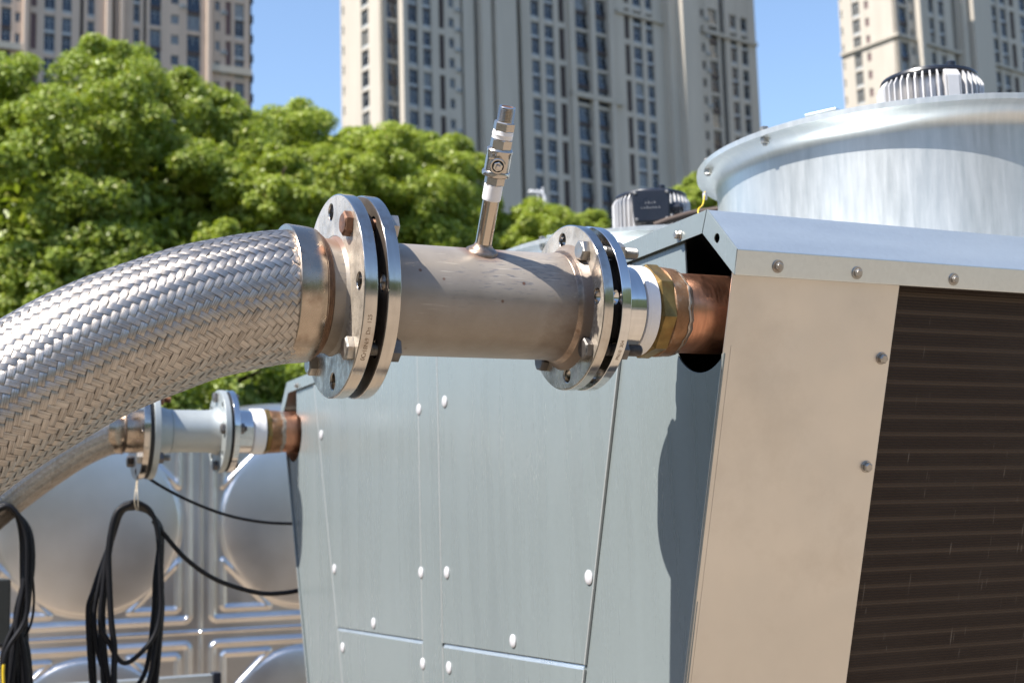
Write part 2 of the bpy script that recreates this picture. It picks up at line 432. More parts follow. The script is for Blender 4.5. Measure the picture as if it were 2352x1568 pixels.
class MB:
    def __init__(s): s.v = []; s.f = []; s.mi = []; s.cur = 0

    def add(s, vs, fs):
        o = len(s.v); s.v += [tuple(map(float, p)) for p in vs]
        for f in fs: s.f.append(tuple(i + o for i in f)); s.mi.append(s.cur)
        return s

    def hexa(s, p):      # 8 corners, bottom 4 then top 4
        return s.add(p, [(3, 2, 1, 0), (4, 5, 6, 7), (0, 1, 5, 4), (1, 2, 6, 5), (2, 3, 7, 6), (3, 0, 4, 7)])

    def box(s, a, b):
        (x0, y0, z0), (x1, y1, z1) = a, b
        return s.hexa([(x0, y0, z0), (x1, y0, z0), (x1, y1, z0), (x0, y1, z0), (x0, y0, z1), (x1, y0, z1), (x1, y1, z1), (x0, y1, z1)])

    def obox(s, o, U, V, W, a, b):   # box in a local frame
        o, U, V, W = map(lambda q: np.array(q, float), (o, U, V, W))
        P = [o + U * x + V * y + W * z for z in (a[2], b[2]) for x, y in ((a[0], a[1]), (b[0], a[1]), (b[0], b[1]), (a[0], b[1]))]
        return s.hexa(P)

    def lathe(s, prof, o, ax, n=48, closed=False, rot=0.0, ph=0.0):
        u, v, w = basis(ax); o = np.array(o, float)
        vs = []
        for t, r in prof:
            for k in range(n):
                a = 2 * PI * k / n + ph
                vs.append(o + w * t + (u * math.cos(a) + v * math.sin(a)) * r)
        fs = []
        m = len(prof)
        for i in range(m - 1 + (1 if closed else 0)):
            for k in range(n):
                a = i * n + k; b = i * n + (k + 1) % n; i2 = (i + 1) % m
                fs.append((a, b, i2 * n + (k + 1) % n, i2 * n + k))
        if not closed:
            if prof[0][1] > 1e-6: fs.append(tuple(range(n - 1, -1, -1)))
            if prof[-1][1] > 1e-6: fs.append(tuple((m - 1) * n + k for k in range(n)))
        return s.add(vs, fs)

    def tube(s, pts, r, n=10):
        P = np.array(pts, float); T = np.gradient(P, axis=0)
        T /= np.linalg.norm(T, axis=1)[:, None]
        u, v, _ = basis(T[0]); vs = []
        for i in range(len(P)):
            u = unit(u - T[i] * (u @ T[i])); v = np.cross(T[i], u)
            rr = r[i] if hasattr(r, '__len__') else r
            for k in range(n):
                a = 2 * PI * k / n; vs.append(P[i] + (u * math.cos(a) + v * math.sin(a)) * rr)
        fs = [(i * n + k, i * n + (k + 1) % n, (i + 1) * n + (k + 1) % n, (i + 1) * n + k) for i in range(len(P) - 1) for k in range(n)]
        fs += [tuple(range(n - 1, -1, -1)), tuple((len(P) - 1) * n + k for k in range(n))]
        return s.add(vs, fs)

    def prism(s, poly, o, U, V, N, d0, d1):
        o, U, V, N = map(lambda q: np.array(q, float), (o, U, V, N))
        n = len(poly)
        vs = [o + U * a + V * b + N * d0 for a, b in poly] + [o + U * a + V * b + N * d1 for a, b in poly]
        fs = [tuple(range(n - 1, -1, -1)), tuple(range(n, 2 * n))] + [(i, (i + 1) % n, n + (i + 1) % n, n + i) for i in range(n)]
        return s.add(vs, fs)

    def build(s, name, mats, parent=None, angle=32, bevel=0.0, seg=2):
        me = bpy.data.meshes.new(name)
        o = ORI.get(parent.name, (0, 0, 0)) if parent else (0, 0, 0)
        me.from_pydata([(a - o[0], b - o[1], c - o[2]) for a, b, c in s.v], [], s.f)
        mats = mats if isinstance(mats, (list, tuple)) else [mats]
        for m in mats: me.materials.append(m)
        if len(mats) > 1: me.polygons.foreach_set('material_index', s.mi)
        bm = bmesh.new(); bm.from_mesh(me)
        bmesh.ops.recalc_face_normals(bm, faces=bm.faces)
        if bevel:
            es = [e for e in bm.edges if len(e.link_faces) == 2 and e.calc_face_angle(0) > math.radians(30)]
            bmesh.ops.bevel(bm, geom=es, offset=bevel, segments=seg, affect='EDGES', profile=0.5, clamp_overlap=True)
        bm.to_mesh(me); bm.free()
        ob = link(name, me, parent, angle)
        if bevel: wnorm(ob)
        return ob


def wnorm(ob):
    w = ob.modifiers.new('weighted_normal', 'WEIGHTED_NORMAL'); w.keep_sharp = True; w.weight = 90
    return ob


def link(name, me, parent=None, angle=32):
    if angle:
        me.polygons.foreach_set('use_smooth', [True] * len(me.polygons))
        me.set_sharp_from_angle(angle=math.radians(angle))
    me.update()
    ob = bpy.data.objects.new(name, me); COL.objects.link(ob)
    if parent:
        ob.parent = parent; ORI[ob.name] = ORI.get(parent.name, (0, 0, 0))
    return ob


def thing(name, label, cat, loc, group=None):
    o = bpy.data.objects.new(name, None); COL.objects.link(o)
    o.location = loc; o.empty_display_size = 0.1; ORI[o.name] = tuple(loc)
    return tag(o, label, cat, group)


def tag(o, label=None, cat=None, group=None, kind=None):
    if label: o['label'] = label
    if cat: o['category'] = cat
    if group: o['group'] = group
    if kind: o['kind'] = kind
    return o


def plate(name, loops, thick, o, U, V, N, mat, parent, bevel=0.0008, res=1, angle=32):
    """flat sheet with holes: closed polygons in (U, V), thickness along N from o"""
    cu = bpy.data.curves.new('tmp', 'CURVE'); cu.dimensions = '2D'; cu.fill_mode = 'BOTH'
    cu.extrude = thick / 2 - bevel; cu.bevel_depth = bevel; cu.bevel_resolution = res; cu.offset = -bevel
    for lp in loops:
        sp = cu.splines.new('POLY'); sp.points.add(len(lp) - 1)
        for p, (a, b) in zip(sp.points, lp): p.co = (a, b, 0, 1)
        sp.use_cyclic_u = True
    ob = bpy.data.objects.new('tmp', cu); COL.objects.link(ob)
    bpy.context.view_layer.update()
    me = bpy.data.meshes.new_from_object(ob)
    bpy.data.objects.remove(ob); bpy.data.curves.remove(cu)
    n = len(me.vertices); co = np.empty(n * 3); me.vertices.foreach_get('co', co); co = co.reshape(-1, 3)
    o, U, V, N = map(lambda q: np.array(q, float), (o, U, V, N))
    W = o + co[:, :1] * U + co[:, 1:2] * V + (co[:, 2:3] + thick / 2) * N
    W -= np.array(ORI.get(parent.name, (0, 0, 0)) if parent else (0, 0, 0))
    me.vertices.foreach_set('co', W.ravel())
    bm = bmesh.new(); bm.from_mesh(me)
    bmesh.ops.remove_doubles(bm, verts=bm.verts, dist=1e-6)
    bmesh.ops.recalc_face_normals(bm, faces=bm.faces); bm.to_mesh(me); bm.free()
    me.name = name; me.materials.clear(); me.materials.append(mat)
    return wnorm(link(name, me, parent, angle))


def circle(r, n=64, c=(0, 0), ph=0.0):
    return [(c[0] + r * math.cos(2 * PI * k / n + ph), c[1] + r * math.sin(2 * PI * k / n + ph)) for k in range(n)]


def spline(pts, per=8):
    P = np.array(pts, float); out = []
    Q = np.vstack([2 * P[0] - P[1], P, 2 * P[-1] - P[-2]])
    for i in range(1, len(Q) - 2):
        for k in range(per):
            t = k / per
            out.append(0.5 * (2 * Q[i] + (Q[i + 1] - Q[i - 1]) * t + (2 * Q[i - 1] - 5 * Q[i] + 4 * Q[i + 1] - Q[i + 2]) * t * t
                              + (3 * Q[i] - Q[i - 1] - 3 * Q[i + 1] + Q[i + 2]) * t ** 3))
    out.append(P[-1]); return np.array(out)


def text_mesh(body, size):
    cu = bpy.data.curves.new('tmp', 'FONT'); cu.body = body; cu.size = size; cu.extrude = 0.00015
    ob = bpy.data.objects.new('tmp', cu); COL.objects.link(ob); bpy.context.view_layer.update()
    me = bpy.data.meshes.new_from_object(ob); bpy.data.objects.remove(ob); bpy.data.curves.remove(cu)
    n = len(me.vertices); co = np.empty(n * 3); me.vertices.foreach_get('co', co)
    return me, co.reshape(-1, 3)


def put_text(name, body, size, fn, mat, parent):
    me, co = text_mesh(body, size)
    W = np.array([fn(*c) for c in co]) - np.array(ORI.get(parent.name, (0, 0, 0)))
    me.vertices.foreach_set('co', W.ravel()); me.name = name
    me.materials.clear(); me.materials.append(mat)
    return link(name, me, parent, 0)


X, Y, Z = np.array([1.0, 0, 0]), np.array([0, 1.0, 0]), np.array([0, 0, 1.0])

# ------------------------------------------------------------------ the setting: ground, and an unseen ridge added for reflections
mb = MB(); mb.add([(-700, -700, 0), (700, -700, 0), (700, 700, 0), (-700, 700, 0)], [(0, 1, 2, 3)])
tag(mb.build('ground', M['ground'], None, 0), kind='structure')
mb = MB(); n = 120; vs = []; r2 = random.Random(3)
for k in range(n + 1):
    t = k / n; a = math.radians(97 + 255 * t)
    e = min(1.0, 6 * t, 6 * (1 - t))
    h = e * (34 + 8 * math.sin(7 * a + 1) + 5 * math.sin(17 * a) + r2.uniform(-2, 2))
    for rr, hh in ((95, -1), (104, h * 0.75), (120, h), (260, h * 1.15)):
        vs.append((rr * math.cos(a), rr * math.sin(a), hh))
fs = [(k * 4 + j, (k + 1) * 4 + j, (k + 1) * 4 + j + 1, k * 4 + j + 1) for k in range(n) for j in range(3)]
mb.add(vs, fs); tag(mb.build('added_dark_ridge', M['added_ridge'], None, 60), kind='structure')  # unseen ridge, added to block low sky and darken metal reflections

# ------------------------------------------------------------------ chiller
CH = thing('chiller_unit', 'galvanized steel chiller with slanted sides, a brown coil and two fan rings on its roof', 'chiller', (0.86, 1.02, 0))
YN, YF = -0.105, 2.145           # widest edges of the roof
ZPK, ZCN, ZBB = ZP + 0.139, ZP + 0.0705, ZP + 0.037
YPN, YPF = -0.038, 2.078         # top edges of the roof slopes
TAN = 0.309
LEN = 1.74
ZB = 0.62                        # underside of the slanted casing
def side_y(z, near=True):
    d = (ZBB - z) * TAN
    return (-0.0895 + d) if near else (2.1295 - d)

# end panel with the two pipe notches
hr = 0.081
def notch(c, sgn):
    # from the outer edge at the top round under the pipe to the slot edge at the top (near: sgn=-1)
    pts = []
    a0, a1 = (-168, -2) if sgn < 0 else (-12, -178)
    for k in range(25):
        a = math.radians(a0 + (a1 - a0) * k / 24)
        pts.append((c + hr * math.cos(a), ZP + hr * math.sin(a)))
    return pts
near = [(y, z) for y, z in notch(0.0, -1) if y > side_y(z) + 0.004]
far = [(y, z) for y, z in notch(2.04, 1) if y < side_y(z, False) - 0.004]
out = [(side_y(ZB), ZB)] + [(side_y(near[0][1]) + 0.002, near[0][1])] + near + [(0.074, ZP + 0.03), (0.033, ZP + 0.045), (0.033, ZP + 0.125)]
out += [(2.007, ZP + 0.125), (2.007, ZP + 0.045), (1.966, ZP + 0.03)] + far[::-1] + [(side_y(far[0][1], False) - 0.002, far[0][1]), (side_y(ZB, False), ZB)]
plate('end_panel', [out], 0.003, (0, 0, 0), Y, Z, X, M['galv_panel'], CH, 0.0006)

# folded edges of the end panel
for nearside in (True, False):
    mb = MB(); s = 1 if nearside else -1
    zt = near[0][1] - 0.003
    mb.hexa([(-0.0042, side_y(ZB, nearside), ZB), (-0.001, side_y(ZB, nearside), ZB), (-0.001, side_y(ZB, nearside) + s * 0.013, ZB), (-0.0042, side_y(ZB, nearside) + s * 0.013, ZB),
             (-0.0042, side_y(zt, nearside), zt), (-0.001, side_y(zt, nearside), zt), (-0.001, side_y(zt, nearside) + s * 0.006, zt), (-0.0042, side_y(zt, nearside) + s * 0.006, zt)])
    mb.build('edge_fold', M['galv_panel'], CH, 32, 0.0010)

# access panels: two columns of doors, slanted outer edges
def door(poly, caps):
    pl = plate('access_panel', [poly], 0.0037, (-0.0040, 0, 0), Y, Z, X, M['galv_panel'], CH, 0.0014, 2)
    for cy, cz in caps:
        mb = MB(); mb.lathe([(0.0, 0.0), (-0.0, 0.0115), (-0.0016, 0.0118), (-0.0032, 0.0098), (-0.0041, 0.006), (-0.0044, 0.0)][1:], (-0.0041, cy, cz), X, 28)
        mb.build('screw_cap', M['cap'], pl, 40)
    return pl
zs_, zt_ = ZP - 0.500, ZP + 0.105
def le(z): return 1.806 - 0.29 * (ZP + 0.02 - z)
def re(z): return 0.224 + 0.318 * (ZP - 0.02 - z)
def capv(v): p = on_plane(v[0], v[1], (1, 0, 0), (-0.006, 0, 0)); return (p[1], p[2])
door([(0.974, zs_), (0.974, zt_), (re(zt_), zt_), (re(zs_), zs_)], [capv(v) for v in ((1020, 922), (1025, 1314), (1351, 1325), (1177, 1471))])
door([(1.086, zs_), (1.086, zt_), (le(zt_), zt_), (le(zs_), zs_)], [capv(v) for v in ((961, 940), (737, 998), (767, 1306), (966, 1314), (857, 1430))])
zl = zs_ - 0.0075
def lip(pl, ya, yb):
    mb = MB(); mb.prism([(-0.0039, zl - 0.001), (-0.0004, zs_ - 0.0012), (-0.0004, zl - 0.001)], (0, ya, 0), X, Z, Y, 0.002, yb - ya - 0.002); mb.build('door_lip', M['galv_roof'], pl, 20)
lip(door([(0.974, 0.66), (0.974, zl), (re(zl), zl), (re(0.66), 0.66)], [capv(v) for v in ((1030, 1532),)] + [(0.90, 0.9), (0.6, 0.75)]), re(zl), 0.974)
lip(door([(1.086, 0.66), (1.086, zl), (le(zl), zl), (le(0.66), 0.66)], [capv(v) for v in ((786, 1486), (970, 1523))] + [(1.2, 0.9)]), 1.086, le(zl))
plate('cover_strip', [[(0.9775, 0.66), (0.9775, zt_), (1.0826, zt_), (1.0826, 0.66)]], 0.0041, (-0.0044, 0, 0), Y, Z, X, M['galv_panel'], CH, 0.0008)
def trim(f, z0, z1, w):
    plate('pale_seam_strip', [[(f(z0) - w, z0), (f(z1) - w, z1), (f(z1) + w, z1), (f(z0) + w, z0)]], 0.0044, (-0.0047, 0, 0), Y, Z, X, M['trim'], CH, 0.0008)  # pale strips added to draw the thin lines along the door seams
for z0, z1 in ((0.66, zl), (zs_, zt_)):
    trim(lambda z: 0.9755, z0, z1, 0.0022); trim(lambda z: 1.0845, z0, z1, 0.0022); trim(lambda z: le(z) + 0.001, z0, z1, 0.0026)
    trim(lambda z: re(z) - 0.0005, z0, z1, 0.0020)
# fascia: one bent strip along the roof line of the end
fa = [(YN + 0.009, ZBB), (YN - 0.001, ZCN), (YPN, ZPK), (YPF, ZPK), (YF, ZCN), (YF - 0.009, ZBB)]
fi = [(2.0655, ZP + 0.1085), (-0.0235, ZP + 0.1085)]
hole = circle(0.0066, 20, (-0.0592, ZP + 0.0942))
ymit = -0.0265
plate('fascia', [[(YPN + 0.0006, ZPK), (YPF, ZPK), (2.0655, ZP + 0.1085), (-0.0229, ZP + 0.1085)]], 0.0022, (-0.0068, 0, 0), Y, Z, X, M['galv_panel'], CH, 0.0007)
plate('fascia', [[(YN + 0.009, ZBB), (YN, ZCN), (YPN - 0.0008, ZPK), (-0.0243, ZP + 0.1085)], hole], 0.0022, (-0.0068, 0, 0), Y, Z, X, M['galv_panel'], CH, 0.0007)
plate('fascia', [[(YF - 0.009, ZBB), (YF, ZCN), (YPF + 0.001, ZPK), (2.0665, ZP + 0.1085)]], 0.0022, (-0.0068, 0, 0), Y, Z, X, M['galv_panel'], CH, 0.0007)
# roof: deck, slopes and vertical hem
def roof_side(nearside):
    mb = MB(); s = 1 if nearside else -1
    yp, yc = (YPN, YN) if nearside else (YPF, YF)
    P = [(yp, ZPK), (yc, ZCN), (yc + s * 0.008, ZBB)]
    t = 0.003
    I = [(yp + s * 0.001, ZPK - t), (yc + s * t, ZCN - 0.0015), (yc + s * (0.008 + t), ZBB)]
    prof = P + I[::-1]
    mb.prism(prof, (0, 0, 0), Y, Z, X, -0.0062, LEN)
    return mb.build('roof_edge', M['galv_roof'], CH, 50, 0.0022, 3)
roof_side(True); roof_side(False)
mb = MB(); mb.box((-0.004, YPN + 0.001, ZPK - 0.004), (LEN, YPF - 0.001, ZPK - 0.0006)); mb.build('roof_deck', M['galv_roof'], CH)

# slanted sides: end strip, then the recessed coil with its frame
SN = unit((0, -1, -TAN)); SV = unit((0, -TAN, 1))           # outward normal, upward direction in the sheet
def side(nearside):
    s = 1 if nearside else -1
    n_, v_ = (SN, SV) if nearside else (SN * [1, -1, 1], SV * [1, -1, 1])
    o = np.array([0, side_y(ZBB, nearside), ZBB + 0.012])
    o = o + v_ * 0.0
    L = (ZBB - ZB) / v_[2]
    plate('side_panel', [[(-0.0045, -L), (-0.0045, 0.0), (0.2765, 0.0), (0.2765, -L)]], 0.0022, o, X, v_, n_, M['galv_side'], CH, 0.0009, 2)
    mb = MB(); mb.obox(o - n_ * 0.012, X, v_, n_, (0.27, -L, 0), (LEN - 0.02, 0.0, 0.006)); mb.build('condenser_coil', M['coil'], CH, 0)
    # hem lip standing a little off the sheet along the corner
    mb = MB(); mb.obox(o, X, v_, n_, (0.0065, -L, 0.0021), (0.0105, -0.105, 0.0027)); mb.build('edge_hem', M['galv_side'], CH, 0)
    return o, v_, n_
so, sv, sn = side(True); side(False)
# far end, underside, base frame
mb = MB()
mb.prism([(side_y(ZB), ZB), (side_y(ZBB), ZBB), (YPN, ZPK - 0.005), (YPF, ZPK - 0.005), (side_y(ZBB, False), ZBB), (side_y(ZB, False), ZB)], (0, 0, 0), Y, Z, X, LEN - 0.01, LEN - 0.004)
mb.build('back_panel', M['galv_panel'], CH)
mb = MB(); mb.box((0.0, side_y(ZB), ZB - 0.01), (LEN - 0.01, side_y(ZB, False), ZB)); mb.build('inner_floor', M['dark'], CH)
mb = MB()
for xx in (0.02, LEN - 0.08):
    for yy in (side_y(ZB) + 0.02, side_y(ZB, False) - 0.08): mb.box((xx, yy, 0), (xx + 0.06, yy + 0.06, ZB - 0.012))
mb.box((0.0, side_y(ZB), ZB - 0.11), (LEN, side_y(ZB) + 0.03, ZB - 0.012)); mb.box((0.0, side_y(ZB, False) - 0.03, ZB - 0.11), (LEN, side_y(ZB, False), ZB - 0.012))
mb.build('base_frame', M['galv_roof'], CH)
# dark lining behind the notches
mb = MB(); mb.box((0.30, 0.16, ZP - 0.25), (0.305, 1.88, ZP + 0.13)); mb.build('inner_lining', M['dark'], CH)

def hexbolt(name, p, nrm, parent, r=0.0052, h=0.0055, washer=0.0088, mat=None):
    mb = MB(); p = np.array(p, float)
    mb.lathe([(0.0, washer), (0.0013, washer), (0.0017, washer * 0.95)], p, nrm, 28)
    mb.lathe([(0.0016, r * 1.12), (h * 0.86, r * 1.12), (h, r * 0.9)], p, nrm, 6, ph=rng.uniform(0, 1))
    mb.lathe([(h - 0.0003, r * 0.8), (h + 0.0003, r * 0.75)], p, nrm, 16)
    return mb.build(name, mat or M['bolt'], parent, 30)

hn = unit((0, -(ZCN - ZBB), -0.008))
for px, pz in ((0.0607, ZP + 0.0515), (0.193, ZP + 0.0500), (0.3654, ZP + 0.0500), (0.58, ZP + 0.05), (0.82, ZP + 0.05), (1.05, ZP + 0.05)):
    hexbolt('hem_bolt', (px, YN + 0.008 * (ZCN - pz) / (ZCN - ZBB), pz), hn, CH)
for v in ((1560, 540), (683, 885)):
    p = on_plane(v[0], v[1], (1, 0, 0), (-0.007, 0, 0)); hexbolt('fascia_bolt', (-0.0068, p[1], p[2]), -X, CH, 0.0050, 0.0075, 0.0075)
for v in ((2022, 822), (1987, 1070)):
    p = on_plane(v[0], v[1], sn, so); hexbolt('side_bolt', p + sn * 0.0021, sn, CH, 0.0062, 0.0075, 0.0088)

# fans
def fan(xc, yc, near_fan):
    zr = ZP + 0.4236
    R0, R1 = 0.400, 0.4395
    mb = MB()
    prof = [(ZPK - 0.0008, R0), (zr - 0.047, R0), (zr - 0.036, R0 + 0.002), (zr - 0.026, R0 + 0.007), (zr - 0.018, R0 + 0.015),
            (zr - 0.013, R0 + 0.025), (zr - 0.0115, R1 - 0.003), (zr - 0.0105, R1), (zr - 0.001, R1 + 0.0006), (zr, R1 - 0.0015), (zr - 0.0085, R1 - 0.006),
            (zr - 0.010, R0 + 0.024), (zr - 0.016, R0 + 0.010), (zr - 0.030, R0 + 0.0), (zr - 0.047, R0 - 0.0025), (ZPK - 0.0008, R0 - 0.0025)]
    mb.lathe([(z, r) for z, r in prof], (xc, yc, 0), Z, 128, closed=True)
    sh = mb.build('fan_shroud', M['shroud'], CH, 50)
    for deg in (-100, -170, 160, -35, 40, 100) if near_fan else (-160, -80, 20, 120):
        a = math.radians(deg); px, py = xc + (R1 - 0.012) * math.cos(a), yc + (R1 - 0.012) * math.sin(a)
        mb = MB()
        mb.lathe([(-0.0125, 0.0082), (-0.021, 0.0082), (-0.0225, 0.007)], (px, py, zr), Z, 6, ph=a)
        mb.lathe([(-0.022, 0.0045), (-0.026, 0.0045)], (px, py, zr), Z, 12)
        mb.lathe([(-0.001, 0.012), (0.001, 0.012)], (px, py, zr), Z, 20)
        mb.lathe([(0.001, 0.0085), (0.008, 0.0085), (0.009, 0.0075)], (px, py, zr), Z, 6, ph=a)
        mb.build('rim_bolt', M['bolt'], sh, 30)
    # bracket arms lying on the rim
    mb = MB()
    for k in range(4):
        a = PI / 4 * 0.6 + k * PI / 2; U = np.array([math.cos(a), math.sin(a), 0]); V = np.array([-math.sin(a), math.cos(a), 0])
        mb.obox((xc, yc, zr), U, V, Z, (0.085, -0.03, 0.0005), (R1 - 0.002, 0.03, 0.006))
        mb.obox((xc, yc, zr), U, V, Z, (0.085, -0.03, -0.02), (R1 - 0.03, -0.026, 0.0005))
    mb.build('motor_bracket', M['galv_roof'], CH, 30, 0.001)
    # motor
    xm = xc + (0.045 if near_fan else 0.0)
    z0, z1 = zr - 0.03, zr + 0.172
    mb = MB(); mb.lathe([(z0, 0.083), (z1 - 0.012, 0.083), (z1 - 0.004, 0.08), (z1 + 0.004, 0.06), (z1 + 0.006, 0.0)], (xm, yc, 0), Z, 64)
    mo = mb.build('fan_motor', M['alu'], CH, 40)
    for k in range(44):
        a = 2 * PI * k / 44; U = np.array([math.cos(a), math.sin(a), 0]); V = np.array([-math.sin(a), math.cos(a), 0])
        mb = MB(); w = 0.0013
        if k in (31, 9, 20): w = 0.012
        mb.prism([(0.080, z0), (0.105, z0), (0.105, z1 - 0.020), (0.096, z1 - 0.006), (0.080, z1 - 0.003)], (xm, yc, 0), U, Z, V, -w, w)
        mb.build('cooling_fin', M['alu'], mo, 20)
    mb = MB(); mb.lathe([(z1 - 0.010, 0.094), (z1 - 0.003, 0.097), (z1 + 0.003, 0.095), (z1 + 0.006, 0.088), (z1 + 0.0065, 0.0)], (xm, yc, 0), Z, 64)
    mb.lathe([(z1 + 0.004, 0.010), (z1 + 0.015, 0.010), (z1 + 0.017, 0.007)], (xm - 0.01, yc - 0.075, 0), Z, 16)
    mb.build('motor_cap', M['black'], mo, 40)
    if not near_fan:
        c = on_plane(1496, 472, (0, 1, 0), (0, yc - 0.150, 0))
        w, hgt = 0.049, 0.043
        rr = 0.012
        poly = []
        for cx, cz, a0 in ((w - rr, hgt - rr, 0), (-w + rr, hgt - rr, 90), (-w + rr, -hgt + rr, 180), (w - rr, -hgt + rr, 270)):
            for k in range(6):
                a = math.radians(a0 + 18 * k); q = (cx + rr * math.cos(a), cz + rr * math.sin(a))
                poly.append((q[0] * (0.94 + 0.06 * (q[1] > 0)), q[1]))
        # terminal box: lid and body
        TN = unit((0.50, 0.866, 0)); TU = unit((0.866, -0.50, 0))
        tb = plate('terminal_box', [poly], 0.050, (c[0], c[1], c[2]), TU, Z, TN, M['black'], mo, 0.004, 3)
        for sx_, sz_ in ((-1, 1), (1, 1), (-1, -1), (1, -1)):
            mb = MB(); mb.lathe([(0.001, 0.0045), (-0.0025, 0.0042), (-0.003, 0.002)], c + TU * (sx_ * (w - 0.008) * (1 if sz_ > 0 else 0.94)) + Z * (sz_ * (hgt - 0.008)), TN, 16)
            mb.build('lid_screw', M['bolt'], mo, 30)
        mb = MB()
        r3 = random.Random(8)
        for row, (nn, zz) in enumerate(((4, 0.006), (7, -0.007))):
            for k in range(nn):
                x0 = (k - nn / 2) * 0.0075; hh = r3.uniform(0.003, 0.006)
                mb.obox(c, TU, TN, Z, (x0, -0.0004, zz), (x0 + 0.004, 0.0002, zz + hh * 0.3))
                mb.obox(c, TU, TN, Z, (x0, -0.0004, zz + hh * 0.3 + 0.0003), (x0 + 0.0012, 0.0002, zz + hh))
        mb.build('box_print', M['pale_ink'], mo, 0)
        mb = MB(); mb.lathe([(0, 0.014), (0.008, 0.014), (0.0085, 0.017), (0.026, 0.017), (0.030, 0.012), (0.036, 0.010)], c + TU * (w - 0.002) + TN * 0.026 - Z * 0.004, TU, 8)
        mb.build('cable_gland', M['black'], mo, 20)
        e0 = np.array([c[0] + 0.0, c[1] - 0.01, c[2] - 0.055])
        pts = spline([e0, e0 + [0.05, -0.02, 0.018], e0 + [0.12, -0.05, 0.034], e0 + [0.22, -0.12, 0.030], e0 + [0.30, -0.2, -0.06], e0 + [0.30, -0.22, -0.20]], 10)
        mb = MB(); mb.tube(pts, 0.009, 12); mb.build('motor_cable', M['brown_cable'], mo, 60)
    return sh

fan(0.852, 0.50, True)
fan(0.852, 1.54, False)
# yellow earth wire from the near shroud
p0 = on_plane(1618, 447, (0, 1, 0), (0, 0.44, 0)); p1 = on_plane(1604, 492, (0, 1, 0), (0, 0.40, 0))
mb = MB(); mb.tube(spline([p0 + [0.004, 0.004, 0.006], p0, (p0 + p1) / 2 + [0.003, 0, 0], p1, p1 + [0.02, -0.01, -0.06], p1 + [0.05, -0.01, -0.13]], 6), 0.0014, 8); mb.build('earth_wire', M['yellow'], CH, 60)
mb = MB(); mb.lathe([(0, 0.0042), (0.012, 0.0042)], p0 + [0.001, 0, -0.009], Z, 12); mb.build('wire_lug', M['cap'], CH, 40)


# ------------------------------------------------------------------ pipe lines
def flange(parent, x0, x1, r, bore, pcd, hole_d, y0, mat, face=None):
    loops = [circle(r, 128)] + [circle(bore, 64)] + [circle(hole_d / 2, 24, (pcd / 2 * math.cos(PI / 4 * k), pcd / 2 * math.sin(PI / 4 * k))) for k in range(8)]
    return plate('flange', loops, x1 - x0, (x0, y0, ZP), Y, Z, X, mat, parent, 0.0010, 2)

def flange_face(parent, x, r, bore, pcd, hole_d, y0, mat):
    loops = [circle(r - 0.0016, 128)] + [circle(bore, 64)] + [circle(hole_d / 2 + 0.0012, 24, (pcd / 2 * math.cos(PI / 4 * k), pcd / 2 * math.sin(PI / 4 * k))) for k in range(8)]
    return plate('flange_face', loops, 0.0008, (x - 0.0006, y0, ZP), Y, Z, X, mat, parent, 0.0002, 1)

def xlathe(name, prof, y0, mat, parent, n=72, angle=32, ph=0.0):
    mb = MB(); mb.lathe(prof, (0, y0, ZP), X, n, ph=ph); return mb.build(name, mat, parent, angle)

def bolt(parent, xa, xb, y, z, head_r=0.0146, tail=0.004, mats=None, thread=False):
    """hex head on the left face xa, nut on the right face xb"""
    m1, m2 = mats or (M['bolt'], M['bolt'])
    ph = rng.uniform(0, 1.0)
    mb = MB()
    mb.lathe([(xa, head_r * 0.93), (xa - 0.0004, head_r), (xa - 0.0085, head_r), (xa - 0.0102, head_r * 0.84)], (0, y, z), X, 6, ph=ph)
    mb.lathe([(xa - 0.0101, head_r * 0.80), (xa - 0.0106, head_r * 0.76)], (0, y, z), X, 24)
    prof = [(xa - 0.002, 0.0076)]
    t = xa
    end = xb + 0.0135 + tail
    while t < end - 0.002:
        prof += [(t, 0.0079), (t + 0.0010, 0.0068)]; t += 0.0020
    prof += [(end - 0.001, 0.0072), (end, 0.0062)]
    mb.lathe(prof, (0, y, z), X, 24)
    b = mb.build('bolt', m1, parent, 28)
    mb = MB(); mb.lathe([(xb + 0.0002, head_r * 0.9), (xb + 0.0014, head_r), (xb + 0.0122, head_r), (xb + 0.0134, head_r * 0.86)], (0, y, z), X, 6, ph=ph + 0.4)
    mb.build('nut', m2, b, 28)
    return b

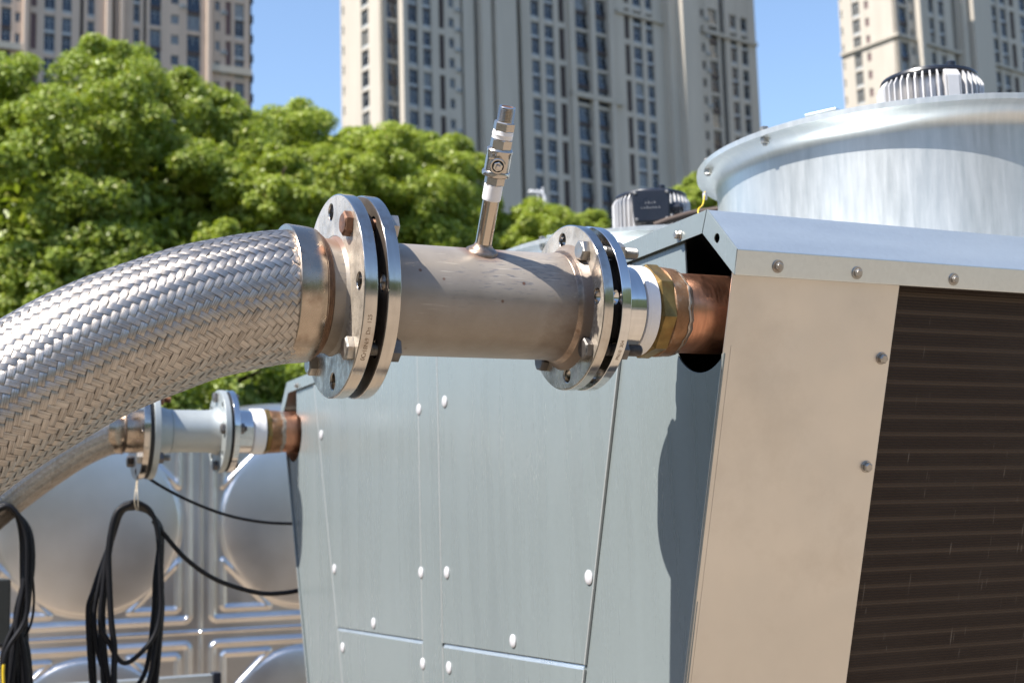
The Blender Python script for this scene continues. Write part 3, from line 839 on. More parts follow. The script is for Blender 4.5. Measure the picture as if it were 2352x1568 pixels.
def weave(name, path, R, N, y0, mat, parent, strand_w=None, amp=0.00085, taper=None):
    """herringbone braid of flat strands round a bent core in the plane y = y0"""
    P = np.array(path, float)
    seg = np.linalg.norm(np.diff(P, axis=0), axis=1); S = np.concatenate([[0], np.cumsum(seg)])
    L = S[-1]
    unit_s = 2 * PI * R / N
    beta = 1.05
    sw = strand_w or unit_s * 0.715
    ncross = L / unit_s * beta
    sub = 5
    na = int(ncross * 2 * sub / 2)
    k = np.linspace(0, ncross, na)
    s_ = k / beta * unit_s
    px = np.interp(s_, S, P[:, 0]); pz = np.interp(s_, S, P[:, 1])
    tx, tz = np.gradient(px), np.gradient(pz); ln = np.hypot(tx, tz); tx /= ln; tz /= ln
    nx, nz = -tz, tx                                        # in-plane normal
    sgn = 1 if nz.mean() > 0 else -1
    nx, nz = nx * sgn, nz * sgn
    def surf(ss, ang, h):
        i = np.interp(ss, s_, np.arange(len(s_)))
        cx, cz = np.interp(ss, s_, px), np.interp(ss, s_, pz)
        ax_, az_ = np.interp(ss, s_, nx), np.interp(ss, s_, nz)
        r = R + h
        return np.stack([cx + ax_ * r * np.sin(ang), y0 + r * np.cos(ang), ZP + cz + az_ * r * np.sin(ang)], -1)
    V, F, A, B = [], [], [], []
    q4 = np.array([-1.0, -0.62, 0.0, 0.62, 1.0]); dome = np.array([-0.26, 0.06, 0.10, 0.06, -0.26]) * amp * 0.7
    off = 0
    for d in (1, -1):
        for i in range(N):
            a = i + d * k                                     # circumferential index
            q = (i - (a - 0) * 0) * 0 + (2 * k + i if d == 1 else i - 0 * k)
            # + strand i: a - k = i ; - strand j: a + k = j ; crossing phase i + j
            if d == 1: q = i + (a + k)
            else: q = (a - k) + i
            w = np.clip(2.1 * np.cos(PI / 2 * (q - 0.5)), -1, 1) * d
            jit = rng.uniform(-0.04, 0.04); st = rng.random(); lift = rng.uniform(-0.1, 0.25) * amp
            # flat strand, five points across, perpendicular to its run
            for m in range(5):
                u = q4[m] * sw / 2
                ang = 2 * PI * (a + jit) / N + d * u / R * (-1) * math.sin(math.atan(1.0)) * d
                ss = s_ + d * u * math.cos(math.atan(1.0)) * (1 if True else 1)
                V.append(surf(np.clip(ss, 0, s_[-1]), ang, amp * w + dome[m] + lift))
                A.append(np.full(na, (q4[m] + 1) / 2)); B.append(np.full(na, st))
            base = off
            for m in range(4):
                r0 = base + m * na + np.arange(na - 1)
                F.append(np.stack([r0, r0 + 1, r0 + na + 1, r0 + na], -1))
            off += 5 * na
    V = np.concatenate(V) - np.array(ORI[parent.name]); F = np.concatenate(F); A = np.concatenate(A); B = np.concatenate(B)
    me = bpy.data.meshes.new(name)
    me.vertices.add(len(V)); me.vertices.foreach_set('co', V.ravel())
    me.loops.add(F.size); me.loops.foreach_set('vertex_index', F.ravel().astype(np.int32))
    me.polygons.add(len(F)); me.polygons.foreach_set('loop_start', np.arange(0, F.size, 4, dtype=np.int32))
    me.update(calc_edges=True)
    for nm, arr in (('across', A), ('strand', B)):
        at = me.attributes.new(nm, 'FLOAT', 'POINT'); at.data.foreach_set('value', arr)
    me.materials.append(mat)
    me.polygons.foreach_set('use_smooth', [True] * len(F)); me.update()
    ob = bpy.data.objects.new(name, me); COL.objects.link(ob); ob.parent = parent; ORI[ob.name] = ORI[parent.name]
    return ob


HOSE = [(-0.572, -0.001), (-0.61, -0.0065), (-0.65, -0.0155), (-0.695, -0.0275), (-0.741, -0.0455), (-0.785, -0.064), (-0.827, -0.0855), (-0.869, -0.112), (-0.912, -0.140),
        (-0.954, -0.172), (-1.01, -0.222), (-1.06, -0.28), (-1.10, -0.35), (-1.13, -0.44), (-1.145, -0.55), (-1.15, -0.70), (-1.15, -0.95)]

# --- near line
H1 = thing('braided_hose', 'large shiny braided steel hose curving down out of the picture at left', 'hose', (-0.53, 0, ZP), 'braided steel hoses on the chiller connections')
path = spline([(a, b, 0) for a, b in HOSE], 6)[:, :2]
weave('wire_braid', path, 0.0798, 44, 0.0, M['braid'], H1)
mb = MB(); mb.tube([(a, 0, ZP + b) for a, b in path], 0.0768, 40); mb.build('inner_liner', M['gasket'], H1, 60)
xlathe('collar', [(-0.5925, 0.0805), (-0.5925, 0.0838), (-0.5915, 0.0846), (-0.585, 0.0840), (-0.572, 0.0830), (-0.562, 0.0818), (-0.5575, 0.0795), (-0.5565, 0.074)], 0, M['collar'], H1, 96, 40)
mb = MB(); prof = [(-0.5605, 0.079)]
for k in range(9): prof.append((-0.560 + 0.0014 * k, 0.0805 - 0.0011 * k + 0.0012 * (k % 2)))
prof.append((-0.547, 0.069)); mb.lathe(prof, (0, 0, ZP), X, 96); mb.build('weld_bead', M['weld_rust'], H1, 60)
xlathe('neck', [(-0.552, 0.066), (-0.552, 0.0700), (-0.534, 0.0702), (-0.531, 0.073), (-0.5293, 0.0745)], 0, M['pipe'], H1, 72, 40)
fA = flange(H1, -0.5298, -0.5139, 0.125, 0.062, 0.210, 0.020, 0, M['steel'])
flange_face(H1, -0.5298, 0.125, 0.0745, 0.210, 0.020, 0, M['face'])
def rim_text(body, size, xc, r, a0, parent, y0=0.0):
    # reads upwards round the camera side of the rim, letter tops towards -X
    def fn(u, v, w):
        a = a0 + u / r
        return (xc - v, y0 - (r + 0.00012 + w) * math.cos(a), ZP + (r + 0.00012 + w) * math.sin(a))
    return put_text('stamped_mark', body, size, fn, M['ink'], parent)
rim_text('0Cr18Ni9  Dn  125', 0.0074, -0.5192, 0.125, math.radians(-46), fA)

S1 = thing('pipe_spool', 'dull grey steel pipe between two flange pairs with a small stub on top', 'pipe', (-0.35, 0, ZP), 'short flanged pipes')
flange(S1, -0.5012, -0.4855, 0.125, 0.064, 0.210, 0.020, 0, M['steel'])
flange_face(S1, -0.5012, 0.125, 0.07, 0.210, 0.020, 0, M['face_gap_shade'])
xlathe('gasket', [(-0.5137, 0.062), (-0.5137, 0.0945), (-0.5014, 0.0945), (-0.5014, 0.062)], 0, M['gasket'], S1, 48, 40)
pp = [(-0.4853, 0.0745), (-0.483, 0.0712), (-0.478, 0.0700), (-0.245, 0.0700), (-0.232, 0.0706), (-0.224, 0.0725), (-0.217, 0.0768), (-0.2125, 0.0815), (-0.2108, 0.083)]
xlathe('pipe_barrel', pp, 0, M['pipe'], S1, 96, 50)
mb = MB(); prof = []
for k in range(6): prof.append((-0.2285 + 0.0016 * k, 0.0712 + 0.00062 * k + 0.00045 * (k % 2)))
mb.lathe(prof, (0, 0, ZP), X, 96); mb.build('weld_bead', M['weld'], S1, 60)
flange(S1, -0.2104, -0.1968, 0.109, 0.06, 0.180, 0.0185, 0, M['steel'])
flange_face(S1, -0.2104, 0.109, 0.078, 0.180, 0.0185, 0, M['face'])
xlathe('gasket', [(-0.1966, 0.055), (-0.1966, 0.0802), (-0.1851, 0.0802), (-0.1851, 0.055)], 0, M['gasket'], S1, 48, 40)
q = 0.105 / math.sqrt(2)
for sy, sz, mt in ((-1, 1, (M['bolt_rust'], M['bolt'])), (1, 1, (M['bolt_rust'], M['bolt'])), (-1, -1, (M['bolt'], M['bolt_dark'])), (1, -1, (M['bolt'], M['bolt_dark']))):
    bolt(S1, -0.5298, -0.4855, sy * q, ZP + sz * q, 0.0150, 0.001, mt)
q = 0.090 / math.sqrt(2)
for sy, sz, mt in ((-1, 1, (M['bolt'], M['bolt'])), (1, 1, (M['bolt'], M['bolt'])), (-1, -1, (M['bolt_dark'], M['bolt_dark'])), (1, -1, (M['bolt_dark'], M['bolt_dark']))):
    bolt(S1, -0.2104, -0.1711, sy * q, ZP + sz * q, 0.0140, 0.022 if sy < 0 else 0.006, mt)
# stub on top of the pipe
SA = np.array([0, -math.sin(0.50), math.cos(0.50)]); SB = np.array([-0.3426, 0.0, ZP]) + SA * 0.067
mb = MB(); mb.lathe([(-0.006, 0.0106), (0.016, 0.0106), (0.072, 0.0106)], SB, SA, 40); stub = mb.build('stub_tube', M['tint'], S1, 40)
mb = MB(); mb.lathe([(-0.004, 0.021), (0.0035, 0.0205), (0.006, 0.0165), (0.0085, 0.0125), (0.013, 0.0108)], SB, SA, 40); mb.build('weld_ring', M['weld'], S1, 60)
# --- valve on the stub
VB = SB + SA * 0.069
V1 = thing('ball_valve', 'small stainless ball valve without handle, topped by a threaded nipple, on the pipe stub', 'valve', tuple(VB))
def vl(name, prof, mat, n=40, ph=0.0, angle=32, parent=V1):
    mb = MB(); mb.lathe(prof, VB, SA, n, ph=ph); return mb.build(name, mat, parent, angle)
pr_ = [(0.0, 0.0107), (0.001, 0.0116)]
for k in range(9): pr_ += [(0.002 + 0.0020 * k, 0.0117 + (0.0003 if k % 2 else 0.0))]
pr_ += [(0.0205, 0.0118), (0.0212, 0.0105)]
vl('seal_tape', pr_, M['tape'])
vl('lower_hex', [(0.0205, 0.0120), (0.0215, 0.0132), (0.030, 0.0132), (0.0315, 0.0122)], M['valve'], 6, 0.35, 20)
bd = vl('valve_body', [(0.031, 0.0130), (0.0318, 0.0172), (0.033, 0.0178), (0.036, 0.0178), (0.0378, 0.0170), (0.0385, 0.0158), (0.043, 0.0160), (0.054, 0.0160), (0.0605, 0.0158), (0.062, 0.0166), (0.0645, 0.0166), (0.0662, 0.0152), (0.067, 0.0125)], M['valve'], 48)
vl('upper_hex', [(0.0665, 0.0124), (0.067, 0.0138), (0.0775, 0.0138), (0.079, 0.0126)], M['valve'], 6, 0.35, 20)
vl('seal_tape', [(0.0785, 0.0120), (0.079, 0.0130), (0.083, 0.0129), (0.084, 0.0134), (0.0865, 0.0128), (0.0885, 0.0126), (0.089, 0.0115)], M['tape'])
nh = vl('nipple_hex', [(0.0885, 0.0118), (0.0892, 0.0134), (0.0985, 0.0134), (0.1000, 0.0120)], M['valve'], 6, 0.35, 20)
pr_ = [(0.0995, 0.0106)]
for k in range(9): pr_ += [(0.1002 + 0.0019 * k, 0.0106), (0.10115 + 0.0019 * k, 0.0094)]
pr_ += [(0.1175, 0.0104), (0.1185, 0.0098), (0.1185, 0.0077), (0.105, 0.0072), (0.104, 0.0)]
vl('nipple_thread', pr_, M['steel'])
vl('rusty_bore', [(0.106, 0.0), (0.1062, 0.0074), (0.1178, 0.00785)], M['bolt_rust'])
# stem towards the camera
sd = unit(np.array([0, -math.cos(0.50), -math.sin(0.50)]) * 0.93 - X * 0.36); sc = VB + SA * 0.0475 + sd * 0.0138
mb = MB(); mb.lathe([(0, 0.0102), (0.0060, 0.0098), (0.0066, 0.0090), (0.0066, 0.0074), (0.0040, 0.0070), (0.0040, 0.0)], sc, sd, 32); mb.build('stem_boss', M['valve'], bd, 32)
mb = MB(); mb.lathe([(0.0042, 0.0), (0.0044, 0.0070)], sc, sd, 32); mb.build('stem_gap_disc', M['gasket'], bd, 32)  # black disc in the gap round the stem
mb = MB(); mb.lathe([(0.006, 0.0062), (0.0095, 0.0062), (0.0100, 0.0054)], sc, sd, 6, ph=0.2); mb.lathe([(0.009, 0.0036), (0.0155, 0.0036), (0.016, 0.003)], sc, sd, 4, ph=0.5)
mb.build('stem', M['steel'], bd, 28)
mb = MB(); mb.obox(sc + SA * 0.0085 + sd * 0.001, X, sd, SA, (-0.0135, 0, -0.0012), (-0.006, 0.003, 0.0012)); mb.build('stop_pin', M['valve'], bd, 28, 0.0004)
hx_ = unit(np.cross(SA, sd)) * -1
fd = unit(np.array([-0.50, -0.866, 0]) - SA * (np.array([-0.50, -0.866, 0]) @ SA)); fx = unit(np.cross(SA, fd))
if fx @ RIGHT < 0: fx = -fx
put_text('embossed_mark', 'OTC', 0.0062, lambda u, v, w: tuple(VB + SA * (0.0918 + v) + fx * (u - 0.0055) + fd * (0.0134 * 0.866 + 0.0008 + w)), M['steel'], nh)

# --- adapter into the chiller
def adapter(y0, k, xs, label, group, rad, mats, flr):
    A1 = thing('pipe_adapter', label, 'pipe fitting', (xs[0], y0, ZP), group)
    fl = flange(A1, xs[0], xs[1], flr, 0.05, 0.180, 0.0185, y0, mats[0])
    rn, rt, rh, rs, rc = rad
    xlathe('flange_neck', [(xs[1] - 0.0005, rn + 0.002), (xs[1] + 0.004, rn + 0.0008), (xs[2] - 0.002, rn - 0.0006), (xs[2], rn - 0.002), (xs[2] + 0.01, rn - 0.006)], y0, mats[0], A1, 72, 30)
    w = xs[3] - xs[2]
    xlathe('seal_tape', [(xs[2] - 0.001, rt - 0.0035), (xs[2] + 0.0005, rt - 0.0006), (xs[2] + w * 0.3, rt), (xs[2] + w * 0.34, rt - 0.0006), (xs[2] + w * 0.75, rt + 0.0002), (xs[3] - 0.001, rt - 0.0004), (xs[3] + 0.001, rt - 0.004)], y0, M['tape'], A1, 72, 35)
    w = xs[4] - xs[3]
    xlathe('brass_hex', [(xs[3] + 0.0002, rh * 0.9), (xs[3] + 0.003, rh * 0.955), (xs[3] + 0.0045, rh), (xs[4] - 0.0015, rh), (xs[4], rh * 0.95)], y0, M['brass'], A1, 8, 20, 0.26)
    prof = [(xs[4] - 0.002, rs * 0.96)]
    nseg = 7
    for i in range(nseg + 1): prof.append((xs[4] + (xs[5] - xs[4]) * i / nseg, rs - 0.0022 * (i / nseg) ** 2 + 0.0003 * (i % 2)))
    xlathe('brass_socket', prof + [(xs[5] + 0.0004, rc - 0.001)], y0, M['brass_sleeve'], A1, 72, 40)
    prof = []
    for i in range(8): prof.append((xs[5] - 0.004 + 0.0014 * i, (rs - 0.001) - (rs - 0.001 - rc) * (i / 7) ** 1.5 + rng.uniform(0, 0.0007)))
    mb = MB(); mb.lathe(prof, (0, y0, ZP), X, 90)
    for i, p in enumerate(mb.v):                                       # ragged solder line
        a = math.atan2(p[2] - ZP, p[1] - y0); wob = 0.0012 * math.sin(7 * a + 1) + 0.001 * math.sin(17 * a) + 0.0006 * math.sin(31 * a)
        mb.v[i] = (p[0] + wob, p[1], p[2])
    mb.build('solder_seam', M['solder'], A1, 60)
    xlathe('copper_pipe', [(xs[5] - 0.002, rc), (0.09, rc), (0.28, rc)], y0, M['copper'], A1, 96, 40)
    return A1, fl
AD1, fD = adapter(0.0, 1, (-0.1849, -0.1711, -0.1183, -0.0985, -0.0748, -0.0509), 'bright flange, brass fitting and copper pipe entering the chiller at its near corner', 'flange adapters with copper pipe', (0.0600, 0.0612, 0.0640, 0.0612, 0.0548), (M['steel_clean'],), 0.109)
rim_text('PN10  304', 0.0066, -0.1755, 0.109, math.radians(-46), fD)

# --- far line: same parts, galvanized spool, at the far corner
YL = 2.04
def fx_at(vx, vy=984): return float(on_plane(vx, vy, (0, 1, 0), (0, YL, ZP))[0])
H2 = thing('braided_hose', 'thinner looking braided hose behind the large one, ending at the black gasketed flange pair', 'hose', (-0.43, YL, ZP), 'braided steel hoses on the chiller connections')
xa, xb_, xc_, xd_ = -0.4170, -0.4010, -0.3905, -0.3745
cl0, cl1 = -0.4900, -0.4560
far_path = [(cl1, 0.0), (cl0, -0.006), (-0.53, -0.022), (-0.575, -0.046), (-0.62, -0.076), (-0.67, -0.112), (-0.74, -0.168), (-0.80, -0.225), (-0.86, -0.30), (-0.90, -0.39), (-0.92, -0.52), (-0.92, -0.9)]
path = spline([(a, b, 0) for a, b in far_path], 5)[:, :2]
weave('wire_braid', path, 0.056, 36, YL, M['braid'], H2)
mb = MB(); mb.tube([(a, YL, ZP + b) for a, b in path], 0.0535, 32); mb.build('inner_liner', M['gasket'], H2, 60)
xlathe('collar', [(cl0 - 0.004, 0.058), (cl0 - 0.004, 0.0605), (cl0 + 0.01, 0.0605), (cl1, 0.059), (cl1 + 0.004, 0.056)], YL, M['collar'], H2, 64, 40)
xlathe('weld_bead', [(cl1 - 0.001, 0.058), (cl1 + 0.003, 0.0605), (cl1 + 0.007, 0.058), (cl1 + 0.01, 0.055)], YL, M['weld'], H2, 64, 60)
xlathe('neck', [(cl1 + 0.006, 0.056), (xa, 0.057)], YL, M['collar'], H2, 64, 40)
flange(H2, xa, xb_, 0.125, 0.05, 0.210, 0.020, YL, M['steel'])
S2 = thing('pipe_spool', 'galvanized pipe with flanges at both ends in front of the steel tank', 'pipe', (-0.3, YL, ZP), 'short flanged pipes')
xlathe('gasket', [(xb_ + 0.0002, 0.05), (xb_ + 0.0002, 0.122), (xc_ - 0.0002, 0.122), (xc_ - 0.0002, 0.05)], YL, M['gasket'], S2, 64, 40)
flange(S2, xc_, xd_, 0.125, 0.05, 0.210, 0.020, YL, M['galv_spool'])
xr0, xr1 = -0.2075, -0.1925
xlathe('pipe_barrel', [(xd_ - 0.0005, 0.070), (xd_ + 0.006, 0.068), (xd_ + 0.028, 0.060), (xd_ + 0.042, 0.0560), (xd_ + 0.0435, 0.0574), (xd_ + 0.046, 0.0574), (xd_ + 0.0475, 0.0555), (xr0 - 0.03, 0.0555), (xr0 - 0.012, 0.058), (xr0, 0.064)], YL, M['galv_spool'], S2, 72, 40)
flange(S2, xr0, xr1, 0.109, 0.05, 0.180, 0.0185, YL, M['galv_spool'])
xlathe('gasket', [(xr1 + 0.0002, 0.05), (xr1 + 0.0002, 0.105), (-0.1855, 0.105), (-0.1855, 0.05)], YL, M['gasket'], S2, 64, 40)
q = 0.105 / math.sqrt(2)
for sy, sz, mt in ((-1, -1, (M['bolt'], M['bolt_dark'])), (1, -1, (M['bolt_dark'], M['bolt_dark'])), (-1, 1, (M['bolt_rust'], M['bolt_rust'])), (1, 1, (M['bolt_rust'], M['bolt_rust']))):
    bolt(S2, xa, xd_, YL + sy * q, ZP + sz * q, 0.0150, 0.018, mt)
q = 0.090
for sy, sz in ((0, 1), (0, -1), (-1, 0), (1, 0)):
    bolt(S2, xr0, -0.1695, YL + sy * q, ZP + sz * q, 0.0140, 0.006, (M['bolt_dark'], M['bolt_dark']))
adapter(YL, 2, (-0.1850, -0.1695, -0.120, -0.087, -0.071, -0.040), 'bright flange, brass fitting and copper pipe entering the chiller at its far corner', 'flange adapters with copper pipe', (0.0575, 0.0610, 0.0610, 0.0575, 0.0548), (M['steel_clean'],), 0.109)

# ------------------------------------------------------------------ panel water tank
YT = 5.0
_sx = on_plane(460, 1450, (0, 1, 0), (0, YT, 0))
TX, TZ = float(_sx[0]), float(_sx[2])
TK = thing('water_tank', 'stainless steel water tank of square panels pressed with round bulges', 'water tank', (TX, YT + 1.5, 0))
G = 150
uu = np.linspace(-0.5, 0.5, G + 1); UU, VV = np.meshgrid(uu, uu)
rr = np.hypot(UU, VV)
Rc = 0.412
Hh = np.where(rr < Rc, 0.010 + 0.029 * np.sqrt(np.clip(1 - (rr / Rc) ** 2, 0, 1)) ** 1.3, 0.0)
Hh = np.where(rr < Rc, Hh * np.clip((Rc - rr) / 0.014, 0, 1), 0)
def seg_d(px, py, a, b):
    ax, ay = a; bx, by = b; dx, dy = bx - ax, by - ay
    t = np.clip(((px - ax) * dx + (py - ay) * dy) / (dx * dx + dy * dy), 0, 1)
    return np.hypot(px - ax - t * dx, py - ay - t * dy)
au, av = np.abs(UU), np.abs(VV)
for a, b in (((0.175, 0.395), (0.385, 0.395)), ((0.395, 0.175), (0.395, 0.385)), ((0.175, 0.395), (0.395, 0.175))):
    d = seg_d(au, av, a, b); Hh = np.maximum(Hh, 0.013 * np.clip(1.15 - (d / 0.012) ** 2, 0, 1))
bx = np.maximum(au, av)
kk = 0.03
rb = np.where((au > 0.45 - kk) & (av > 0.45 - kk), 0.45 - kk + np.hypot(np.maximum(au - 0.45 + kk, 0), np.maximum(av - 0.45 + kk, 0)), bx)
Hh = np.maximum(Hh, 0.014 * np.clip(1.15 - ((rb - 0.445) / 0.013) ** 2, 0, 1))
Hh = np.where(bx > 0.494, 0.012 * (bx - 0.494) / 0.006, Hh)
me = bpy.data.meshes.new('tank_panel')
V = np.stack([UU, -Hh, VV], -1).reshape(-1, 3)
idx = np.arange((G + 1) * (G + 1)).reshape(G + 1, G + 1)
F = np.stack([idx[:-1, :-1], idx[:-1, 1:], idx[1:, 1:], idx[1:, :-1]], -1).reshape(-1, 4)
me.vertices.add(len(V)); me.vertices.foreach_set('co', V.ravel()); me.loops.add(F.size); me.loops.foreach_set('vertex_index', F.ravel().astype(np.int32))
me.polygons.add(len(F)); me.polygons.foreach_set('loop_start', np.arange(0, F.size, 4, dtype=np.int32)); me.update(calc_edges=True)
me.polygons.foreach_set('use_smooth', [True] * len(F)); me.materials.append(M['tank'])
first = None
for i in range(-3, 4):
    for j in (-1, 0):
        if first is None:
            first = bpy.data.objects.new('tank_panel', me); pob = first
        else: pob = first.copy()
        COL.objects.link(pob); pob.parent = TK
        pob.location = (i + 0.5, -1.5, TZ + 0.5 + j)
        pob.rotation_euler = (rng.uniform(-0.006, 0.006), 0, rng.uniform(-0.006, 0.006))
mb = MB(); mb.box((TX - 3.0, YT + 0.02, TZ - 1.0), (TX + 4.0, YT + 3, TZ + 1.0)); mb.build('tank_core', M['tank'], TK, 30)
mb = MB()
nx_ = 7
for i in range(-3, 4):
    for j in range(3):
        cx, cy = TX + i + 0.5, YT + 0.5 + j
        g = 16; vs = []
        for b in range(g + 1):
            for a in range(g + 1):
                ua, va = a / g - 0.5, b / g - 0.5
                h = 0.10 * max(0, 1 - (math.hypot(ua, va) / 0.49) ** 2)
                vs.append((cx + ua * 0.998, cy + va * 0.998, TZ + 1.02 + h))
        mb.add(vs, [(b * (g + 1) + a, b * (g + 1) + a + 1, (b + 1) * (g + 1) + a + 1, (b + 1) * (g + 1) + a) for a in range(g) for b in range(g)])
mb.build('tank_lid', M['tank'], TK, 60)
mb = MB(); mb.box((TX - 3.01, YT - 0.02, TZ + 0.998), (TX + 4.01, YT + 0.03, TZ + 1.03)); mb.build('lid_flange', M['tank'], TK, 30, 0.004)

# ------------------------------------------------------------------ cables, tube and box at the lower left
def pv(vx, vy, y): return on_plane(vx, vy, (0, 1, 0), (0, y, 0))
def cable_thing(name, label, paths, r, cat, group=None, mat=None, ty=None):
    t = thing(name, label, cat, tuple(pv(*paths[0][0])), group)
    return t
CC = thing('cable_coil', 'black cable coiled in long loops hanging from a tie wire below the far flange', 'cable', tuple(pv(312, 1160, 2.0)))
r4 = random.Random(21)
for k in range(8):
    o = r4.uniform(-6, 6); dpt = 1.96 + 0.012 * k
    L1, R1_ = 238 + o - 2 * k, 352 + r4.uniform(-10, 8) + 3 * (k % 3)
    bot = (1492, 1585, 1640, 1560, 1690, 1720, 1655, 1750)[k]
    lo = r4.uniform(-16, 16)
    pts = [pv(312, 1150 + 2.2 * k, dpt), pv(274 + k, 1168 + k, dpt), pv(252 + k, 1235, dpt), pv(L1 + lo * 0.6, 1350, dpt), pv(L1 - 8 + lo, 1430, dpt), pv(L1 + 10 + lo * 0.5, bot - 25, dpt), pv(290 + o, bot + 30, dpt),
           pv(R1_ - 8, bot - 20, dpt), pv(R1_ + 12 + lo * 0.4, 1410, dpt), pv(R1_ + 14, 1330, dpt), pv(362 + 1.5 * k, 1225, dpt), pv(345, 1172 + k, dpt), pv(312, 1150 + 2.2 * k, dpt)]
    mb = MB(); mb.tube(spline(pts, 8), 0.0060, 8); mb.build('cable_loop', M['cable'], CC, 60)
mb = MB(); mb.tube(spline([pv(300, 1156, 1.95), pv(266, 1180, 1.95), pv(250, 1260, 1.95), pv(252, 1360, 1.95), pv(256, 1430, 1.95), pv(263, 1490, 1.95), pv(262, 1560, 1.95), pv(268, 1680, 1.95)], 6), 0.0075, 10); mb.build('cable_loop', M['cable'], CC, 60)
mb = MB(); mb.tube(spline([pv(352, 1195, 1.98), pv(380, 1230, 1.985), pv(430, 1285, 1.99), pv(500, 1332, 2.0), pv(590, 1360, 2.02), pv(650, 1361, 2.03), pv(700, 1352, 2.03), pv(800, 1330, 2.05)], 8), 0.0062, 8); mb.build('cable_tail', M['cable'], CC, 60)
mb = MB(); mb.tube(spline([pv(313, 1172, 1.955), pv(309, 1150, 1.955), pv(312, 1120, 1.97), pv(316, 1085, YL - 0.01)], 5), 0.0013, 6); mb.tube(spline([pv(317, 1172, 1.955), pv(317, 1150, 1.955), pv(315, 1120, 1.97), pv(318, 1085, YL - 0.01)], 5), 0.0013, 6)
mb.build('tie_wire', M['wire'], CC, 60)
PC = MB(); PC.tube(spline([pv(325, 1086, 2.06), pv(370, 1116, 2.06), pv(440, 1152, 2.06), pv(520, 1182, 2.06), pv(600, 1198, 2.06), pv(680, 1202, 2.06), pv(780, 1200, 2.06)], 8), 0.0040, 8)
tag(PC.build('power_cable', M['cable'], None, 60), 'single thin black cable sagging from the far flange to the chiller edge', 'cable')
CB = thing('cable_bundle', 'thick tangle of black cables hanging at the left edge of the picture', 'cable', tuple(pv(30, 1165, 2.0)))
for k in range(24):
    d = 1.9 + 0.010 * k; w = r4.uniform(0, 1)
    top = 1158 + 10 * w
    xb2 = 6 + 62 * r4.random()
    pts = [pv(-40, 1190 + 20 * w, d), pv(8, top, d), pv(34 + 10 * w, top + 16, d), pv(48 + 24 * w, 1230, d), pv(50 + 24 * w, 1320, d), pv(36 + 24 * r4.random(), 1420, d), pv(xb2, 1500, d), pv(xb2 + r4.uniform(-12, 8), 1600, d), pv(xb2, 1750, d)]
    mb = MB(); mb.tube(spline(pts, 7), r4.uniform(0.0045, 0.0068), 8); mb.build('cable_strand', M['cable'], CB, 60)
mb = MB(); mb.tube(spline([pv(72, 1290, 1.98), pv(78, 1380, 1.98), pv(68, 1440, 1.98), pv(40, 1475, 1.98), pv(-10, 1480, 1.98)], 7), 0.003, 8); mb.build('cable_strand', M['cable'], CB, 60)
mb = MB(); mb.tube([pv(8, 1525, 1.88), pv(7, 1545, 1.88), pv(8, 1570, 1.88)], 0.0035, 10); mb.build('cable_tag', M['yellow'], CB, 60)
mb = MB(); c = pv(-8, 1400, 2.35); mb.box((c[0] - 0.30, c[1], c[2] - 0.10), (c[0] + 0.035, c[1] + 0.12, c[2] + 0.08))
jb = mb.build('control_box', plain('grey_enclosure', (0.035, 0.038, 0.036), 0.5), None, 30, 0.006)
tag(jb, 'grey control box partly hidden behind the cable tangle at the left edge', 'box')
SQ = thing('steel_tube', 'galvanized square tube with black end cap in front of the tank', 'tube', tuple(pv(480, 1560, 3.4)))
c = pv(490, 1548, 3.4)
mb = MB(); mb.box((c[0] - 1.6, c[1], c[2] - 0.055), (c[0], c[1] + 0.05, c[2] + 0.0)); mb.build('tube_body', M['galv_roof'], SQ, 30, 0.004)
mb = MB(); mb.box((c[0] + 0.0005, c[1] - 0.002, c[2] - 0.057), (c[0] + 0.028, c[1] + 0.052, c[2] + 0.006)); mb.build('end_cap', M['black'], SQ, 30, 0.003)
mb = MB()
for dx in (-1.5, -0.1): mb.box((c[0] + dx - 0.02, c[1] + 0.005, 0), (c[0] + dx + 0.02, c[1] + 0.045, c[2] - 0.0555))
mb.build('leg', M['galv_roof'], SQ, 30)

